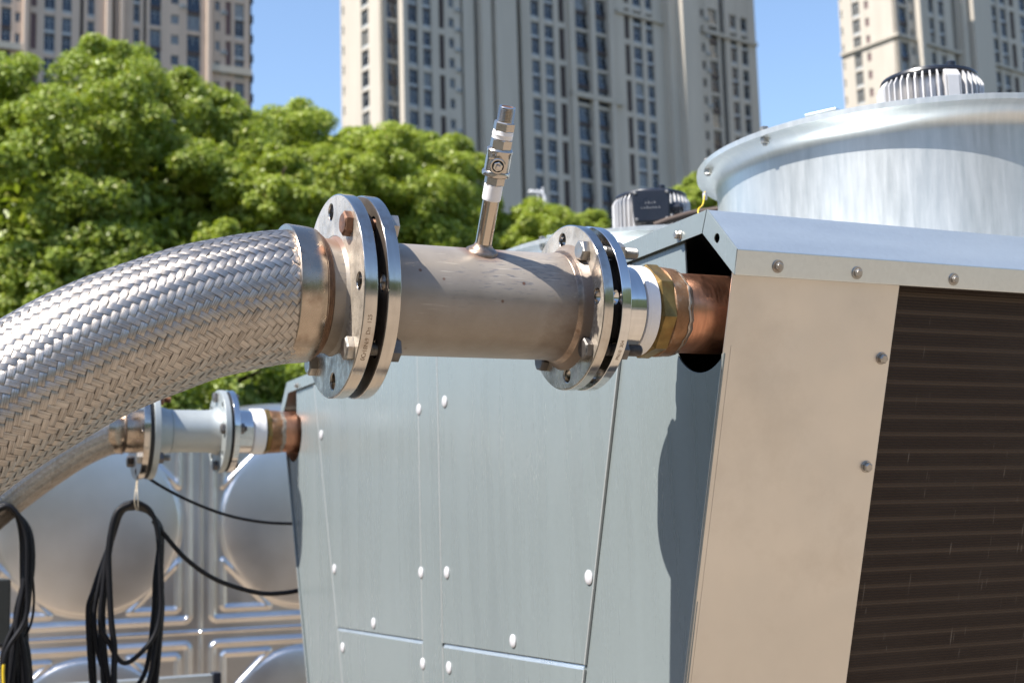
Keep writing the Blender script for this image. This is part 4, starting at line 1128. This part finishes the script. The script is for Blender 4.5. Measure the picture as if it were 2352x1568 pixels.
# ------------------------------------------------------------------ trees
def tree(label, vx, vy, depth, rx, rz, nclump, seed, leafmat, leaf=0.038, per=400, lobe=0.62, puffs=15, zmin=0.9, box=2.25):
    g = np.random.default_rng(seed)
    d = ray(vx, vy); c = CAM + d * depth
    c = np.array(c); base = (c[0], c[1], 0)
    T = thing('tree', label, 'tree', base, 'broad leaved trees behind the chiller')
    # lumpy crown: boughs on an uneven ellipsoid, each bough a cluster of leaf puffs, and a sparse inner fill
    k = np.arange(nclump) + 0.5
    ph = np.arccos(1 - 2 * k / nclump); th = PI * (1 + 5 ** 0.5) * k + seed
    dl = np.stack([np.cos(th) * np.sin(ph), np.sin(th) * np.sin(ph), np.cos(ph)], -1) + g.normal(size=(nclump, 3)) * 0.13
    dl /= np.linalg.norm(dl, axis=1)[:, None]
    R3 = np.array([rx, rx, rz]); lr = lobe * g.uniform(0.75, 1.25, nclump)
    bx = dl / (np.abs(dl) ** box).sum(1, keepdims=True) ** (1 / box)
    LC = c + bx * (R3 - lobe * 1.1) * g.uniform(0.90, 1.05, nclump)[:, None]
    li = np.repeat(np.arange(nclump), puffs)
    pd = g.normal(size=(len(li), 3)) + dl[li] * 0.75 + np.array([0, 0, 0.35]); pd /= np.linalg.norm(pd, axis=1)[:, None]
    C = LC[li] + pd * (lr[li] * g.uniform(0.72, 1.0, len(li)))[:, None]
    dirs = pd
    keep = C[:, 2] > zmin; C = C[keep]; dirs = dirs[keep]
    cr = g.uniform(0.24, 0.44, len(C)) * lobe
    n = len(C) * per
    ci = np.repeat(np.arange(len(C)), per)
    ld = g.normal(size=(n, 3)); ld[:, 2] += 0.35; ld += dirs[ci] * 0.55; ld /= np.linalg.norm(ld, axis=1)[:, None]
    pos = C[ci] + ld * (cr[ci] * g.uniform(0.35, 1.22, n) ** 0.8)[:, None] * np.array([1, 1, 0.82])
    nr = ld * 0.7 + g.normal(size=(n, 3)) * 0.6 + np.array([0, 0, 0.35]); nr /= np.linalg.norm(nr, axis=1)[:, None]
    tv = np.cross(nr, g.normal(size=(n, 3))); tv /= np.linalg.norm(tv, axis=1)[:, None]; bv = np.cross(nr, tv)
    ls = leaf * g.uniform(0.7, 1.25, n)[:, None]
    # inner fill that keeps the middle of the crown closed
    m = int(n * 0.20); fd = g.normal(size=(m, 3)); fd /= np.linalg.norm(fd, axis=1)[:, None]
    fp = c + fd * (R3 - lobe * 0.9) * (g.uniform(0.35, 1, m) ** 0.5)[:, None]
    fp = fp[fp[:, 2] > zmin]; m = len(fp)
    fn = g.normal(size=(m, 3)); fn /= np.linalg.norm(fn, axis=1)[:, None]
    ft = np.cross(fn, g.normal(size=(m, 3))); ft /= np.linalg.norm(ft, axis=1)[:, None]
    pos = np.concatenate([pos, fp]); nr = np.concatenate([nr, fn]); tv = np.concatenate([tv, ft]); bv = np.cross(nr, tv)
    ls = np.concatenate([ls, np.full((m, 1), leaf * 2.4)]); n += m
    V = np.stack([pos - tv * ls, pos - bv * ls * 0.45, pos + tv * ls - nr * ls * 0.25, pos + bv * ls * 0.45], 1).reshape(-1, 3) - np.array(base)
    me = bpy.data.meshes.new('crown'); me.vertices.add(n * 4); me.vertices.foreach_set('co', V.ravel())
    me.loops.add(n * 4); me.loops.foreach_set('vertex_index', np.arange(n * 4, dtype=np.int32))
    me.polygons.add(n); me.polygons.foreach_set('loop_start', np.arange(0, n * 4, 4, dtype=np.int32)); me.update(calc_edges=True)
    me.materials.append(leafmat)
    o = bpy.data.objects.new('crown', me); COL.objects.link(o); o.parent = T; ORI[o.name] = base
    mb = MB(); rr0 = 0.05 * rx + 0.06
    mb.tube(spline([(c[0], c[1], 0), (c[0] + 0.05, c[1], c[2] * 0.4), (c[0] - 0.05, c[1] + 0.05, c[2] * 0.8), (c[0], c[1], c[2] + rz * 0.5)], 5), list(np.linspace(rr0, rr0 * 0.25, 16)), 10)
    for k in range(7):
        a = k * 2.4 + seed; z0 = c[2] - rz * 0.5 + k * rz * 0.12
        e = np.array([c[0] + math.cos(a) * rx * 0.7, c[1] + math.sin(a) * rx * 0.7, z0 + rz * 0.5])
        mb.tube(spline([(c[0], c[1], z0), tuple((np.array([c[0], c[1], z0]) * 0.5 + e * 0.5 + [0, 0, 0.15])), tuple(e)], 5), list(np.linspace(rr0 * 0.45, rr0 * 0.1, 11)), 7)
    mb.build('trunk', M['bark'], T, 60)
    return T

tree('largest tree with the tallest rounded crown, at the left edge', 150, 775, 20.0, 3.6, 4.25, 120, 1, M['leaf'], lobe=0.66, box=2.6)
tree('bright green round headed tree between the left tower and the middle tower', 775, 645, 24.0, 2.85, 3.1, 84, 2, M['leaf2'], lobe=0.66)
tree('lower tree whose pale crown rises just left of the big flange', 600, 660, 19.0, 1.25, 2.05, 34, 3, M['leaf2'], lobe=0.42)
tree('tree whose crown stands right behind the small ball valve', 985, 580, 27.0, 1.55, 2.5, 44, 4, M['leaf2'], lobe=0.55)
tree('low crowned tree to the right of the valve, under the street lamp', 1250, 700, 27.0, 1.45, 2.25, 44, 5, M['leaf2'], lobe=0.5)
tree('small tree peeping out between the far fan motor and the near fan ring', 1600, 560, 30.0, 0.9, 1.5, 20, 6, M['leaf2'], lobe=0.4)
tree('low tree top showing just left of the far fan motor', 1352, 600, 30.0, 0.65, 1.15, 14, 7, M['leaf2'], lobe=0.32)
tree('shaded tree low behind the hose and the steel tank', 420, 1000, 16.0, 2.3, 1.2, 36, 8, M['leaf'], zmin=0.3)
tree('dark tree behind the spool pipe, below the other crowns', 1050, 820, 22.0, 2.0, 1.6, 34, 9, M['leaf'], zmin=0.3)

# street lamp among the trees
lp = CAM + ray(1238, 446) * 36.0
SL = thing('street_lamp', 'white street lamp with a curved arm rising behind the low tree', 'street lamp', (lp[0], lp[1], 0))
white = plain('white_enamel', (0.78, 0.78, 0.80), 0.4)
mb = MB(); mb.tube([(lp[0] + 0.10, lp[1], 0), (lp[0] + 0.10, lp[1], lp[2] - 0.1)], 0.05, 12); mb.build('post', white, SL, 40)
mb = MB(); rt = np.array([RIGHT[0], RIGHT[1], 0]); rt = rt / np.linalg.norm(rt)
b0 = np.array([lp[0], lp[1], lp[2]])
mb.tube(spline([b0 + rt * 0.15 + [0, 0, -0.35], b0 + rt * 0.15 + [0, 0, -0.12], b0 + rt * 0.08 + [0, 0, 0.03], b0 + [0, 0, 0.06], b0 - rt * 0.16 + [0, 0, 0.07]], 6), 0.032, 10)
mb.tube([b0 + rt * 0.10 + [0, 0, 0.0], b0 + rt * 0.10 + [0, 0, 0.18]], 0.02, 10)
mb.tube(spline([b0 + rt * 0.03 + [0, 0, -0.3], b0 + rt * 0.0 + [0, 0, -0.1], b0 - rt * 0.04 + [0, 0, 0.05]], 5), 0.018, 8)
mb.build('arm', white, SL, 60)
mb = MB(); mb.lathe([(-0.05, 0.0), (-0.045, 0.05), (0.0, 0.085), (0.04, 0.06), (0.06, 0.0)], b0 - rt * 0.2 + [0, 0, 0.06], Z, 20); mb.build('lamp_head', white, SL, 60)

# ------------------------------------------------------------------ apartment towers
PANES = {}
def window_mesh(kind, w, h):
    key = (kind, round(w, 1), round(h, 1))
    if key in PANES: return PANES[key]
    mb = MB()
    if kind == 'air_conditioner':
        mats = [M['sash'], M['recess']]
        mb.cur = 0; mb.box((0, 0, 0), (w, 0.28, h)); mb.cur = 1; mb.lathe([(0, 0.2), (-0.012, 0.19)], (w * 0.6, -0.002, h / 2), Y, 14)
    elif kind == 'louvre_panel':
        mb.cur = 0; mb.box((0, 0, 0), (w, 0.1, h)); mats = [M['purple'] if False else M['spandrel']]
        k = 0
        while k * 0.35 < h - 0.2:
            mb.box((0.04, -0.04, k * 0.35 + 0.05), (w - 0.04, 0.0, k * 0.35 + 0.12)); k += 1
    elif kind == 'purple_panel':
        mb.box((0, 0, 0), (w, 0.1, h)); mats = [M['purple']]
        for k in range(int(h / 0.7)): mb.box((0.04, -0.03, 0.7 * k + 0.1), (w - 0.04, 0.0, 0.7 * k + 0.16))
    elif kind == 'small_window':
        mats = [M['glass'], M['sash']]
        mb.cur = 0; mb.box((0.05, 0.04, 0.05), (w - 0.05, 0.08, h - 0.05))
        mb.cur = 1; mb.box((w / 2 - 0.03, 0.0, 0.05), (w / 2 + 0.03, 0.04, h - 0.05))
        for a, b in (((0, 0, 0), (w, 0.1, 0.05)), ((0, 0, h - 0.05), (w, 0.1, h)), ((0, 0, 0.05), (0.05, 0.1, h - 0.05)), ((w - 0.05, 0, 0.05), (w, 0.1, h - 0.05))): mb.box(a, b)
    else:                     # tall window over a pale glass rail
        mats = [M['glass'], M['sash'], M['recess']]
        rail = 0.42 if kind == 'window' else 0.9
        mb.cur = 0; mb.box((0.05, 0.10, rail), (w - 0.05, 0.14, h - 0.05))
        mb.cur = 1 if kind == 'window' else 0
        mb.box((0.03, -0.04, 0.02), (w - 0.03, 0.0, rail))
        mb.cur = 1
        mb.box((w / 2 - 0.025, 0.05, rail), (w / 2 + 0.025, 0.10, h - 0.05))
        mb.box((0.05, 0.05, rail + (h - rail) * 0.66), (w - 0.05, 0.095, rail + (h - rail) * 0.66 + 0.045))
        mb.box((0, 0.02, h - 0.05), (w, 0.14, h)); mb.box((0, 0.02, rail), (0.05, 0.14, h - 0.05)); mb.box((w - 0.05, 0.02, rail), (w, 0.14, h - 0.05))
    me = bpy.data.meshes.new(kind); me.from_pydata(mb.v, [], mb.f)
    for m in mats: me.materials.append(m)
    me.polygons.foreach_set('material_index', mb.mi); me.update()
    PANES[key] = me; return me


class Tower:
    def __init__(s, label, vcorner, depth, az, wallmat, floor_h, sill_v, name='apartment_building'):
        """vcorner: picture x of the corner where the left face and the front meet, depth in m"""
        s.c = CAM + ray(vcorner, 200) * depth
        s.U = np.array([math.cos(az), math.sin(az), 0]); s.W = np.array([-math.sin(az), math.cos(az), 0])
        s.T = thing(name, label, 'apartment tower', (s.c[0], s.c[1], 0), 'cream apartment towers')
        s.h = floor_h; s.mat = wallmat
        # a floor level so that sills fall where the photograph has them
        p = on_plane(sill_v[0], sill_v[1], s.W, s.c); s.z0 = p[2] - math.floor(p[2] / s.h) * s.h
        s.H = 34 * s.h + s.z0
        s.wall = MB(); s.count = {}
        s.rest = {}

    def u(s, vx, off=0.0):                  # picture x on the front plane (set back by off) -> metres along it
        p = on_plane(vx, 200, s.W, s.c + s.W * off); return float((p - s.c) @ s.U)

    def w(s, vx):                           # picture x on the left face -> metres back from the corner
        p = on_plane(vx, 200, s.U, s.c); return float((p - s.c) @ s.W)

    def solid(s, u0, u1, w0, w1, z0=0.0, z1=None):
        s.wall.obox((s.c[0], s.c[1], 0), s.U, s.W, Z, (u0, w0, z0), (u1, w1, s.H if z1 is None else z1))

    def pane(s, kind, u0, u1, w, z, h, left=False):
        n = s.count.get(kind, 0); s.count[kind] = n + 1
        me = window_mesh(kind, u1 - u0, h)
        if left: p = (s.c[0], s.c[1], 0) + s.U * w + s.W * u1; rot = math.atan2(-s.W[1], -s.W[0])
        else: p = (s.c[0], s.c[1], 0) + s.U * u0 + s.W * w; rot = math.atan2(s.U[1], s.U[0])
        loc = (p[0] - s.c[0], p[1] - s.c[1], z)
        if n < 98:
            o = bpy.data.objects.new(kind, me); COL.objects.link(o); o.parent = s.T; o.location = loc; o.rotation_euler = (0, 0, rot)
        else:
            s.rest.setdefault(kind, []).append((me, loc, rot))

    def finish(s):
        s.wall.build('wall', s.mat, s.T, 20)
        for kind, items in s.rest.items():
            bm = bmesh.new(); mats = []
            for me, loc, rot in items:
                t = me.copy(); t.transform(Matrix.Translation(loc) @ Matrix.Rotation(rot, 4, 'Z')); bm.from_mesh(t); mats = list(me.materials); bpy.data.meshes.remove(t)
            m = bpy.data.meshes.new(kind); bm.to_mesh(m); bm.free()
            for x in mats: m.materials.append(x)
            o = bpy.data.objects.new(kind, m); COL.objects.link(o); o.parent = s.T; o['kind'] = 'stuff'


def floors(T, zlo, zhi):
    k0 = int((zlo - T.z0) / T.h); return range(k0, int((zhi - T.z0) / T.h) + 1)

def fill_front(T, cols, u_start, u_end, zlo, zhi, depth=14.0, w0=0.0, rec=0.7):
    """front wall from u_start to u_end with columns of openings; solid piers between them"""
    cols = sorted([(k_, a_ - (0.07 if k_ in 'WB' else 0), b_ + (0.07 if k_ in 'WB' else 0)) for k_, a_, b_ in cols], key=lambda c: c[1]); cur = u_start
    for kind, a, b in cols:
        if a > cur: T.solid(cur, a, w0, w0 + rec)
        cur = b
        z0a, z1a = 0, None
        if kind == 'dark': continue
        zz = []
        for k in floors(T, zlo, zhi):
            z = T.z0 + k * T.h
            if kind == 'W':
                lo = z + (0.02 if k % 2 else 0.06); top = z + T.h - (0.50 if k % 2 else 0.28)
                T.pane('window', a, b, w0 + 0.28, lo, top - lo); zz.append((lo, top, k))
            elif kind == 'B':
                lo = z + 0.25; top = z + T.h - 0.25; T.pane('balcony_window', a, b, w0 + 0.35, lo, top - lo); zz.append((lo, top, k))
            elif kind == 's':
                lo = z + 0.85; top = lo + 1.35; T.pane('small_window', a, b, w0 + 0.2, lo, top - lo); zz.append((lo, top, k))
                if rng.random() < 0.5: T.pane('air_conditioner', b + 0.15, b + 0.95, w0 - 0.30, lo - 0.5, 0.55)
            elif kind in 'LP' and k % 2 == 0:
                lo = z + 0.4; top = z + 2 * T.h - 0.5; T.pane('louvre_panel' if kind == 'L' else 'purple_panel', a, b, w0 + 0.25, lo, top - lo); zz.append((lo, top, k))
        # spandrels between openings
        prev = 0.0
        for lo, top, k in zz:
            if kind in 'WB' and k % 2 == 1 and prev > 0:
                dk = MB(); dk.obox((T.c[0], T.c[1], 0), T.U, T.W, Z, (a, w0 + 0.18, prev + 0.003), (b, w0 + rec, lo - 0.003)); dk.build('spandrel', M['spandrel'], T.T, 20)
            else:
                T.solid(a, b, w0 + (0.02 if kind in 'sLP' else 0.10), w0 + rec, prev, lo)
            prev = top
        T.solid(a, b, w0 + 0.06, w0 + rec, prev, T.H)
    if u_end > cur: T.solid(cur, u_end, w0, w0 + rec)
    T.backing.append((u_start, u_end, w0 + rec))

def fill_left(T, cols, w_end, zlo, zhi, rec=0.7):
    cur = 0.0
    for kind, a, b in sorted(cols, key=lambda c: c[1]):
        if a > cur: T.solid(0.0, rec, cur, a)
        cur = b; prev = 0.0
        for k in floors(T, zlo, zhi):
            z = T.z0 + k * T.h
            lo, top = (z + 0.1, z + T.h - 0.22) if kind in 'WB' else (z + 0.85, z + 2.2)
            T.pane({'W': 'window', 'B': 'balcony_window', 's': 'small_window', 'P': 'purple_panel'}[kind], a, b, 0.2, lo, top - lo, True)
            T.solid(0.04, rec, a, b, prev, lo); prev = top
        T.solid(0.04, rec, a, b, prev, T.H)
    if w_end > cur: T.solid(0.0, rec, cur, w_end)

def ledge(T, v, du0, du1, w0, hh=0.5, out=0.45, left=None):
    p = on_plane(v[0], v[1], T.W, T.c); z = p[2]
    ld = MB(); ld.obox((T.c[0], T.c[1], 0), T.U, T.W, Z, (du0, w0 - out, z - hh), (du1, w0 - 0.002, z))
    if left: ld.obox((T.c[0], T.c[1], 0), T.U, T.W, Z, (-out, w0 - out + 0.003, z - hh), (-0.002, left, z))
    ld.build('ledge', M['ledge'], T.T, 20)

def prep(T): T.backing = []
def done(T, depth):
    for k, (a, b, w) in enumerate(T.backing):
        T.core.obox((T.c[0], T.c[1], 0), T.U, T.W, Z, (a + (0.71 if a == 0 else 0.01), w + 0.01, 0), (b - 0.01, depth - 0.01, T.H - 0.5 - 0.1 * k))
    T.core.build('core', M['recess'], T.T, 20)
    T.roof = MB(); T.roof.obox((T.c[0], T.c[1], 0), T.U, T.W, Z, (-0.3, -0.3, T.H), (max(b for a, b, w in T.backing) + 0.3, depth, T.H + 0.8)); T.roof.build('roof', M['ledge'], T.T, 20)
    T.finish()

# middle tower
T = Tower('middle apartment tower, cream in sun on its left face and grey in shade in front', 880, 184.0, math.radians(11.5), M['wall'], 2.9, (1034, 215))
prep(T); T.core = MB(); U = T.u
zlo, zhi = 38, 84
fill_front(T, [('B', U(886), U(915)), ('W', U(941), U(961)), ('W', U(975), U(993)), ('L', U(1011), U(1024)), ('s', U(1034), U(1046)), ('dark', U(1061), U(1067)), ('dark', U(1093), U(1101))], 0.0, U(1101), zlo, zhi)
wA = T.w(784)
fill_left(T, [('W', T.w(848), T.w(831)), ('s', T.w(792), T.w(788))], wA, zlo, zhi)
# projecting pilasters whose left sides catch the sun
T.solid(U(917), U(929), -1.2, -0.003); T.solid(U(1102), U(1124), -0.9, 3.0); T.solid(U(1124) + 0.003, U(1133) - 0.003, -0.1, 3.0); T.solid(U(1133), U(1180), -1.1, 3.0)
wm = 1.2
fill_front(T, [('dark', U(1192, wm), U(1201, wm)), ('W', U(1225, wm), U(1243, wm)), ('W', U(1256, wm), U(1276, wm)), ('L', U(1288, wm), U(1302, wm)), ('dark', U(1309, wm), U(1316, wm)), ('B', U(1328, wm), U(1356, wm)),
               ('B', U(1374, wm), U(1398, wm)), ('dark', U(1407, wm), U(1415, wm)), ('L', U(1440, wm), U(1452, wm)), ('W', U(1461, wm), U(1480, wm)), ('W', U(1490, wm), U(1505, wm)), ('dark', U(1530, wm), U(1538, wm))], U(1180) + 0.01, U(1540, wm), zlo, zhi, w0=wm)
for a, b in ((1308, 1326), (1357, 1373), (1399, 1418)):
    T.solid(U(a, wm), U(a, wm) + 0.9, wm - 0.6, wm - 0.003)
T.solid(U(1541), U(1559), -0.2, 4.0); T.solid(U(1559) + 0.003, U(1596), -1.6, 4.0)
wr = 0.0
fill_front(T, [('s', U(1616), U(1625)), ('B', U(1635), U(1654)), ('dark', U(1660), U(1672)), ('W', U(1684), U(1698)), ('W', U(1709), U(1723))], U(1596) + 0.01, U(1742), zlo, zhi, w0=wr)
ledge(T, (1340, 208), U(1308, wm), U(1425, wm), wm, 0.8, 0.65); ledge(T, (1460, 25), U(1420, wm), U(1530, wm), wm, 0.6, 0.4); ledge(T, (1690, 88), U(1615), U(1742), wr, 0.6, 0.4)
done(T, wA)

# left tower
T = Tower('left apartment tower with rosy walls and brown louvre strips behind the largest tree', 0, 178.0, math.radians(3.5), M['wall2'], 2.9, (500, 84))
prep(T); T.core = MB(); U = T.u; zlo, zhi = 42, 84
u0 = U(-80)
fill_front(T, [('W', U(-40), U(-15)), ('B', U(0), U(22)), ('s', U(31), U(43)), ('P', U(67), U(81)), ('W', U(100), U(123)), ('W', U(141), U(161)), ('dark', U(181), U(190)), ('W', U(200), U(214)), ('dark', U(253), U(262)),
               ('W', U(306), U(319)), ('dark', U(328), U(335)), ('B', U(344), U(368)), ('s', U(392), U(410)), ('B', U(430), U(459)), ('s', U(494), U(505)), ('P', U(518), U(531)), ('W', U(540), U(560))], u0, U(573), zlo, zhi)
T.solid(U(49), U(58), -0.9, -0.003); T.solid(U(240), U(252), -0.9, -0.003); T.solid(U(271), U(279), -1.0, -0.003); T.solid(U(473), U(483), -0.8, -0.003)
ledge(T, (500, 152), U(483), U(575), 0.0, 1.0, 0.7); ledge(T, (20, 100), u0, U(60), 0.0, 0.9, 0.6)
# dark balcony stack on the far right corner
bal = MB()
for k in floors(T, zlo, zhi):
    z = T.z0 + k * T.h
    bal.obox((T.c[0], T.c[1], 0), T.U, T.W, Z, (U(573) + 0.003, 0.4, z), (U(584), 3.2, z + 1.15)); bal.obox((T.c[0], T.c[1], 0), T.U, T.W, Z, (U(573) + 0.003, 0.7, z + 1.16), (U(581), 3.0, z + T.h - 0.1))
bal.build('balcony_stack', M['recess'], T.T, 20)
done(T, 16.0)

# right tower
T = Tower('right apartment tower, its left face bright cream, partly hidden by the fan motor', 2069, 215.0, math.radians(12.0), M['wall'], 2.9, (2100, 100))
prep(T); T.core = MB(); U = T.u; zlo, zhi = 50, 100
fill_front(T, [('B', U(2073), U(2095)), ('s', U(2101), U(2108)), ('L', U(2126), U(2136)), ('W', U(2146), U(2157)), ('W', U(2169), U(2181)), ('dark', U(2199), U(2209)), ('W', U(2289), U(2303)), ('W', U(2311), U(2325)), ('L', U(2332), U(2343)), ('W', U(2356), U(2372))], 0.0, U(2390), zlo, zhi)
wB = T.w(1938)
fill_left(T, [('W', T.w(1985), T.w(1967)), ('P', T.w(2006), T.w(1997)), ('s', T.w(1945), T.w(1941))], wB, zlo, zhi)
T.solid(U(2111), U(2120), -1.2, -0.003); T.solid(U(2212), U(2222), -1.0, -0.003); T.solid(U(2228), U(2270), -1.7, -0.003)
ledge(T, (2090, 86), 0.0, U(2390), 0.0, 0.5, 0.4, wB)
done(T, wB)

bpy.context.view_layer.update()
